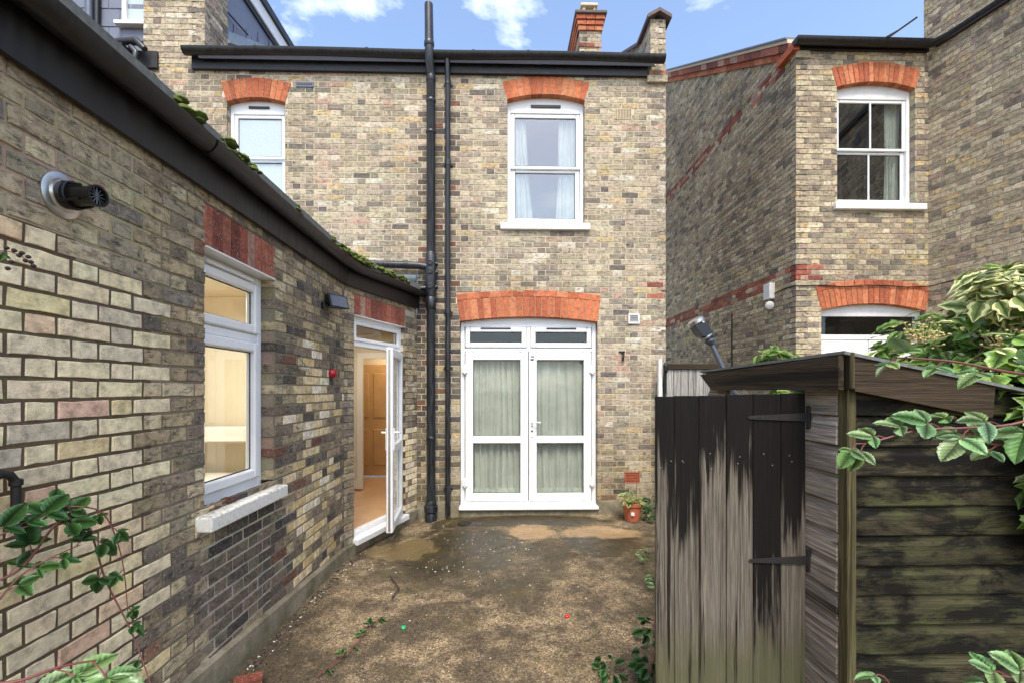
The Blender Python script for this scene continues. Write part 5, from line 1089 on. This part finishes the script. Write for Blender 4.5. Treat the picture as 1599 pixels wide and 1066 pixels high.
spray(b2, [at(1640, 590, 1.25), at(1560, 578, 1.2), at(1500, 566, 1.18), at(1440, 560, 1.15), at(1400, 558, 1.15)], .0045, [(.1, 1), (.3, 1.0), (.6, .9), (.8, .9), (.97, .9)], size=.062, face=.35)
spray(b2, [at(1650, 640, 1.1), at(1580, 662, 1.12), at(1500, 668, 1.12), at(1430, 672, 1.13), at(1360, 690, 1.14), at(1335, 692, 1.14)], .004, [(.12, 1.2), (.25, 1.2), (.38, 1.1), (.5, 1.1), (.62, 1.0), (.74, .9), (.86, .8), (.98, .7)], size=.064, face=.38)
spray(b2, [at(1650, 760, 1.2), at(1600, 700, 1.2), at(1540, 690, 1.2), at(1490, 650, 1.2)], .0035, [(.3, 1.2), (.45, 1), (.55, 1.1), (.68, 1), (.8, 1.0), (.98, .9)], size=.064, face=.38)
spray(b2, [at(1660, 1075, 1.0), at(1600, 1060, 1.0), at(1545, 1052, 1.0)], .003, [(.4, 1.0), (.7, 1), (.98, .9)], size=.06, face=.3)
spray(b2, [at(1400, 1090, 1.0), at(1388, 1066, 1.0), at(1380, 1055, 1.0)], .003, [(.95, .8)], size=.05, face=.3)
# ivy mass behind the shed
ivy = thing('ivy', 'mass of green and cream variegated ivy over the fence beside the shed', 'ivy', (2.7, 2.6, 0))
ri = random.Random(4); spots = []
def cloud(cx_, cy_, cz_, rx, ry, rz_, n, var):
    for _ in range(n):
        a = ri.uniform(0, 2*math.pi); u_ = ri.uniform(-1, 1); q = math.sqrt(1-u_*u_); rr = ri.uniform(.62, 1.05)
        dv = Vector((q*math.cos(a), q*math.sin(a), u_)); p = Vector((cx_, cy_, cz_))+Vector((dv.x*rx, dv.y*ry, dv.z*rz_))*rr
        p += Vector((mnoise.noise(p*4), mnoise.noise(p*4+Vector((7, 0, 0))), mnoise.noise(p*4+Vector((0, 9, 0)))))*.12
        spots.append((p, dv, ri.random() < var))
cloud(2.86, 2.75, 1.80, .48, .40, .36, 900, .06); cloud(3.2, 2.6, 1.80, .6, .45, .58, 900, .3); cloud(2.25, 2.95, 1.58, .36, .28, .22, 360, .03); cloud(3.0, 2.55, 2.18, .26, .22, .22, 240, .75); cloud(3.35, 2.5, 2.3, .3, .25, .25, 200, .7); cloud(2.80, 2.15, 1.40, .45, .34, .55, 800, .05); cloud(2.55, 2.0, 1.55, .3, .2, .25, 300, .03); cloud(2.35, 1.98, 1.25, .18, .15, .38, 180, .02); cloud(1.95, 3.2, 1.80, .12, .1, .16, 60, 0); cloud(2.08, 1.62, 1.52, .20, .10, .16, 260, .06); cloud(2.16, 1.62, 1.30, .16, .09, .24, 220, .03); cloud(2.15, 1.85, 1.68, .24, .14, .14, 220, .1); cloud(2.62, 2.32, 2.16, .17, .12, .13, 110, .92); cloud(2.78, 2.28, 2.0, .16, .12, .14, 90, .75)
def vis(p):
    q = proj(p); return q and 0 < q[0] < 1599 and 0 < q[1] < 1066
order = sorted(range(len(spots)), key=lambda i: (0 if vis(spots[i][0]) else 1, spots[i][0].length*1.0+(0 if spots[i][1].y < .2 else 1)))
restg, restv = MB(), MB()
for rank, i in enumerate(order):
    p, dv, var = spots[i]; L_ = ri.uniform(.06, .115); nrm = (dv*.7+Vector((0, -.35, .6))+Vector((ri.uniform(-.4, .4), ri.uniform(-.4, .4), ri.uniform(-.3, .3)))).normalized(); d = nrm.cross(Vector((ri.uniform(-1, 1), ri.uniform(-1, 1), ri.uniform(-1, 1)))).normalized(); d = (d+Vector((0, 0, -.5))); d -= nrm*d.dot(nrm); g_ = ri.uniform(.7, 1.2)
    c1 = (g_, g_, g_); mat = 'ivy_var' if var else 'ivy'; ca, cb = ((.30*g_, .42*g_, .28*g_), (g_, g_, g_)) if var else (c1, None)
    if rank < 290: put_leaf(ivy, 'ivy', p, d, nrm, L_*1.1, mat, ca, cb, ri.uniform(0, .25))
    else: leaf_geo(restv if var else restg, 'ivy', p, d, nrm, L_, ca, cb, ri.uniform(0, .25))
tag(restg.build('foliage', M['ivy'], ivy, smooth=True, fix=False, angle=180), kind='stuff'); tag(restv.build('pale_foliage', M['ivy_var'], ivy, smooth=True, fix=False, angle=180), kind='stuff')
m = MB()
for k in range(26):
    b_ = Vector((ri.uniform(2.2, 3.3), ri.uniform(2.3, 2.8), ri.uniform(1.0, 1.2))); q = spots[ri.randrange(len(spots))][0]; m.tube([b_, (b_+q)*.5+Vector((ri.uniform(-.1, .1), 0, .05)), q], [.012, .008, .003], 6)
m.build('ivy_stem', M['bark'], ivy)
m = MB()
for (cx_, cy_, cz_, k) in ((2.30, 2.42, 1.95, 60), (2.75, 2.36, 2.03, 90), (2.95, 2.25, 1.88, 120), (2.42, 2.1, 1.66, 40), (2.6, 2.3, 1.9, 60)):
    for _ in range(k):
        p = Vector((cx_+ri.gauss(0, .055), cy_+ri.gauss(0, .04), cz_+ri.gauss(0, .03))); m.tube([Vector((cx_, cy_, cz_-.06))*.5+p*.5, p], .0012, 4); m.lathe(p, (0, 0, 1), [(0, .002), (.004, .008), (.011, .004)], 6)
tag(m.build('seed_heads', M['seed'], ivy), kind='stuff')
# potted plant, green tuft and weeds at the yard edge
pot = thing('flower_pot', 'terracotta plastic flower pot with a small white label by the air brick', 'pot', (1.665, 5.74, 0)); PZ = gz(1.665, 5.74)
m = MB(); m.lathe((1.665, 5.74, PZ), (0, 0, 1), [(0, .085), (.005, .09), (.19, .118), (.19, .128), (.232, .132), (.235, .126), (.232, .118), (.19, .11), (.185, .02)], 28); m.build('pot', M['terracotta'], pot, smooth=True, angle=35)
m = MB(); m.lathe((1.665, 5.74, PZ+.19), (0, 0, 1), [(0, .11), (.012, .105), (.02, .05)], 20); m.build('soil', M['soil'], pot)
PL = Frame((1.64, 5.628, 0), (1, -.12, 0)); m = MB(); m.box(PL, -.02, .022, PZ+.085, PZ+.125, -.012, .004, .001); m.build('price_label', M['white_plastic'], pot)
pp = thing('potted_plant', 'small yellowing leafy plant growing in the flower pot', 'plant', (1.665, 5.74, .2)); rp = random.Random(9)
for k in range(34):
    a = rp.uniform(0, 6.28); h = rp.uniform(.02, .14); r_ = rp.uniform(.01, .11); b_ = Vector((1.665+r_*.5*math.cos(a), 5.74+r_*.5*math.sin(a), PZ+.2)); tip = b_+Vector((math.cos(a)*r_*.9, math.sin(a)*r_*.9, h))
    g_ = rp.uniform(.9, 1.5); put_leaf(pp, 'plain', tip, Vector((math.cos(a), math.sin(a), rp.uniform(-.5, .5))), Vector((-.2*math.cos(a), -.5, .9)).normalized(), rp.uniform(.05, .09), 'leaf', (g_*1.25, g_*1.05, g_*.8)); m = MB(); m.tube([b_, tip], .0025, 5); m.build('stem', M['stem_green'], pp)
m = MB(); m.tube([(1.60, 5.76, PZ+.2), (1.54, 5.86, PZ+.5)], .004, 5); m.tube([(1.72, 5.76, PZ+.2), (1.76, 5.86, PZ+.46)], .004, 5); m.build('cane', M['bark'], pp)
def tuft(name, label, c_, r_, h, n, L_, mat, cat='weed', seed=1, kind='plain'):
    t_ = thing(name, label, cat, c_); q = random.Random(seed)
    for k in range(n):
        a = q.uniform(0, 6.28); rr = r_*math.sqrt(q.random()); p = Vector(c_)+Vector((math.cos(a)*rr, math.sin(a)*rr, q.uniform(.1, 1)*h)); g_ = q.uniform(.7, 1.2)
        put_leaf(t_, kind, p, Vector((math.cos(a), math.sin(a), q.uniform(-.6, .2))), Vector((q.uniform(-.5, .5), -.6+q.uniform(-.3, .3), .8)).normalized(), L_*q.uniform(.7, 1.2), mat, (g_, g_, g_))
    m = MB()
    for k in range(max(3, n//6)): a = q.uniform(0, 6.28); m.tube([Vector(c_), Vector(c_)+Vector((math.cos(a)*r_*.4, math.sin(a)*r_*.4, h*.5)), Vector(c_)+Vector((math.cos(a)*r_*.8, math.sin(a)*r_*.8, h*.7))], [.004, .003, .0015], 5)
    m.build('stem', M['stem_green'], t_)
tuft('leafy_weed', 'bushy bright green weed to the right of the flower pot', (1.95, 5.72, 0), .15, .27, 110, .05, 'leaf_dark', seed=2)
tuft('leafy_weed', 'weed with pale stems low beside the shed door, furthest along the edge', (1.42, 4.35, 0), .10, .10, 12, .06, 'leaf', seed=3, kind='bramble'); tuft('leafy_weed', 'leafy weed halfway along the edge beside the shed door', (1.30, 3.7, 0), .13, .16, 20, .07, 'leaf', seed=4, kind='bramble')
tuft('leafy_weed', 'dark glossy weed at the foot of the shed door edge', (1.03, 2.95, 0), .11, .14, 22, .07, 'leaf_dark', seed=5, kind='bramble'); tuft('leafy_weed', 'small dark weed at the bottom edge left of the shed door', (.62, 2.6, 0), .07, .09, 12, .06, 'leaf_dark', seed=6, kind='bramble'); tuft('leafy_weed', 'dark leaves low against the corner of the shed door', (.86, 2.56, 0), .09, .13, 18, .075, 'leaf_dark', seed=7, kind='bramble')
cr = thing('creeping_bramble', 'trailing shoot with dark leaves across the concrete', 'bramble', (-1.0, 3.0, 0))
spray(cr, [(-1.05, 2.62, .02), (-.98, 2.75, .03), (-.93, 2.95, .02), (-.90, 3.15, .02), (-.86, 3.3, .02)], .004, [(.1, .7), (.3, .8), (.45, .8), (.6, .8), (.75, .9), (.9, .8), (.98, .7)], 'stem_red', 'leaf_dark', .06, face=.2)
tuft('buddleia_sprig', 'grey-green leafy sprig showing above the shed roof ridge', (2.25, 3.6, 1.75), .12, .22, 36, .07, 'ivy', 'plant', 8)
# ------------------------------------------------------------------ litter and loose bits in the yard
def chip(name, label, cat, p, dims, mat, rz=0.0):
    m = MB(); f_ = Frame(p, (math.cos(rz), math.sin(rz), 0)); m.box(f_, -dims[0]/2, dims[0]/2, 0, dims[2], -dims[1]/2, dims[1]/2, min(dims)*.3); return tag(m.build(name, M[mat]), label, cat)
M['green_plastic'] = plain('green_plastic', (24, 150, 90), .3, .1, 20, 0); M['scarlet'] = plain('scarlet_plastic', (196, 40, 36), .3, .1, 20, 0)
def cap(label, p, mat): m = MB(); m.lathe((p[0], p[1], gz(p[0], p[1])), (.15, -.2, 1), [(0, .016), (.016, .017), (.02, .013), (.021, .003)], 14); return tag(m.build('bottle_cap', M[mat], smooth=True), label, 'bottle cap')
cap('green bottle cap lying on the concrete', (-.675, 3.17), 'green_plastic'); cap('red bottle cap lying on the concrete', (.478, 3.29), 'scarlet')
m = MB(); f_ = Frame((-1.36, 2.50, -.01), (.9, .4, 0)); brick_geo(m, f_, -.08, .06, .03, .075, .09, .0, lin((118, 64, 50)), True); m.add([f_.p(a, z, d) for a in (-.08, .06) for z in (.03, .075) for d in (-.09, 0)], [(0, 1, 3, 2), (4, 5, 7, 6), (2, 3, 7, 6)], lin((124, 66, 52))); tag(m.build('broken_brick', M['brick_red'], fix=True), 'broken red brick at the foot of the extension wall', 'brick')
chip('mossy_rubble', 'mossy lump of rubble beside the broken red brick', 'rubble', Vector((-1.25, 2.47, .0)), (.10, .08, .05), 'moss', .5)
m = MB(); m.tube([(-1.50, 2.42, .03), (-1.44, 2.52, .035)], .022, 12); tag(m.build('pipe_offcut', M['white_plastic'], smooth=True), 'short white plastic pipe offcut beside the plinth', 'pipe')
rs = random.Random(17)
def crumbs(n, rng, size, mat, name, label):
    m = MB()
    for _ in range(n):
        x, y = rng(); s_ = size*rs.uniform(.4, 1.5); f_ = Frame(Vector((x, y, gz(x, y)-.001)), (rs.uniform(-1, 1), rs.uniform(-1, 1), .0)); a = s_*rs.uniform(.5, 1.4)
        m.add([f_.p(-a, 0, -s_*.6), f_.p(a, 0, -s_*.5), f_.p(a*.8, 0, s_*.6), f_.p(-a*.7, 0, s_*.5), f_.p(rs.uniform(-.3, .3)*a, s_*.55, 0)], [(0, 1, 4), (1, 2, 4), (2, 3, 4), (3, 0, 4), (0, 3, 2, 1)])
    return tag(m.build(name, M[mat], fix=True), label, 'debris', kind='stuff')
crumbs(190, lambda: (rs.gauss(-.35, .5), rs.gauss(4.6, .55)), .007, 'crumb', 'pale_crumbs', 'pale crumbs and flakes scattered on the wet concrete')
crumbs(160, lambda: (rs.uniform(-1.5, 1.4), rs.uniform(2.4, 5.8)), .0055, 'crumb', 'pale_grit', 'pale grit strewn over the yard')
crumbs(240, lambda: (rs.uniform(-1.5, 1.6), rs.uniform(2.3, 5.8)), .007, 'crumb_dark', 'dark_crumbs', 'dark leaf crumbs strewn over the yard')
crumbs(150, lambda: (-1.52+abs(rs.gauss(0, .07)), rs.uniform(2.4, 4.7)), .012, 'crumb_dark', 'wall_foot_litter', 'dark leaf litter along the foot of the extension wall')
crumbs(60, lambda: (-1.5+abs(rs.gauss(0, .05)), rs.uniform(2.6, 4.6)), .009, 'crumb', 'wall_foot_flakes', 'pale flakes along the foot of the extension wall')
m = MB(); m.tube([(-.86, 3.62, .008), (-.84, 3.78, .012), (-.98, 4.05, .008)], .006, 6); tag(m.build('twig', M['crumb_dark']), 'dark twig lying on the concrete near the extension', 'twig')
m = MB(); m.tube([(.82, 2.52, .01), (1.0, 2.9, .03), (1.07, 3.15, .06)], .006, 6); tag(m.build('twig', M['bark']), 'long dark stalk lying by the weeds left of the shed door', 'twig')
m = MB(); m.box(Frame((-1.05, 4.75, -.075), (.47, 1.37, 0)), -.2, .45, 0, .035, -.14, .16, .012); tag(m.build('paving_slab', M['ground']), 'flat concrete slab set in front of the open door', 'slab')
m = MB(); m.lathe((-.45, 5.72, gz(-.45, 5.72)-.01), (0, 0, 1), [(0, .09), (.014, .09), (.016, .075)], 20); tag(m.build('drain_cover', M['iron']), 'round dark drain cover by the downpipe', 'drain')
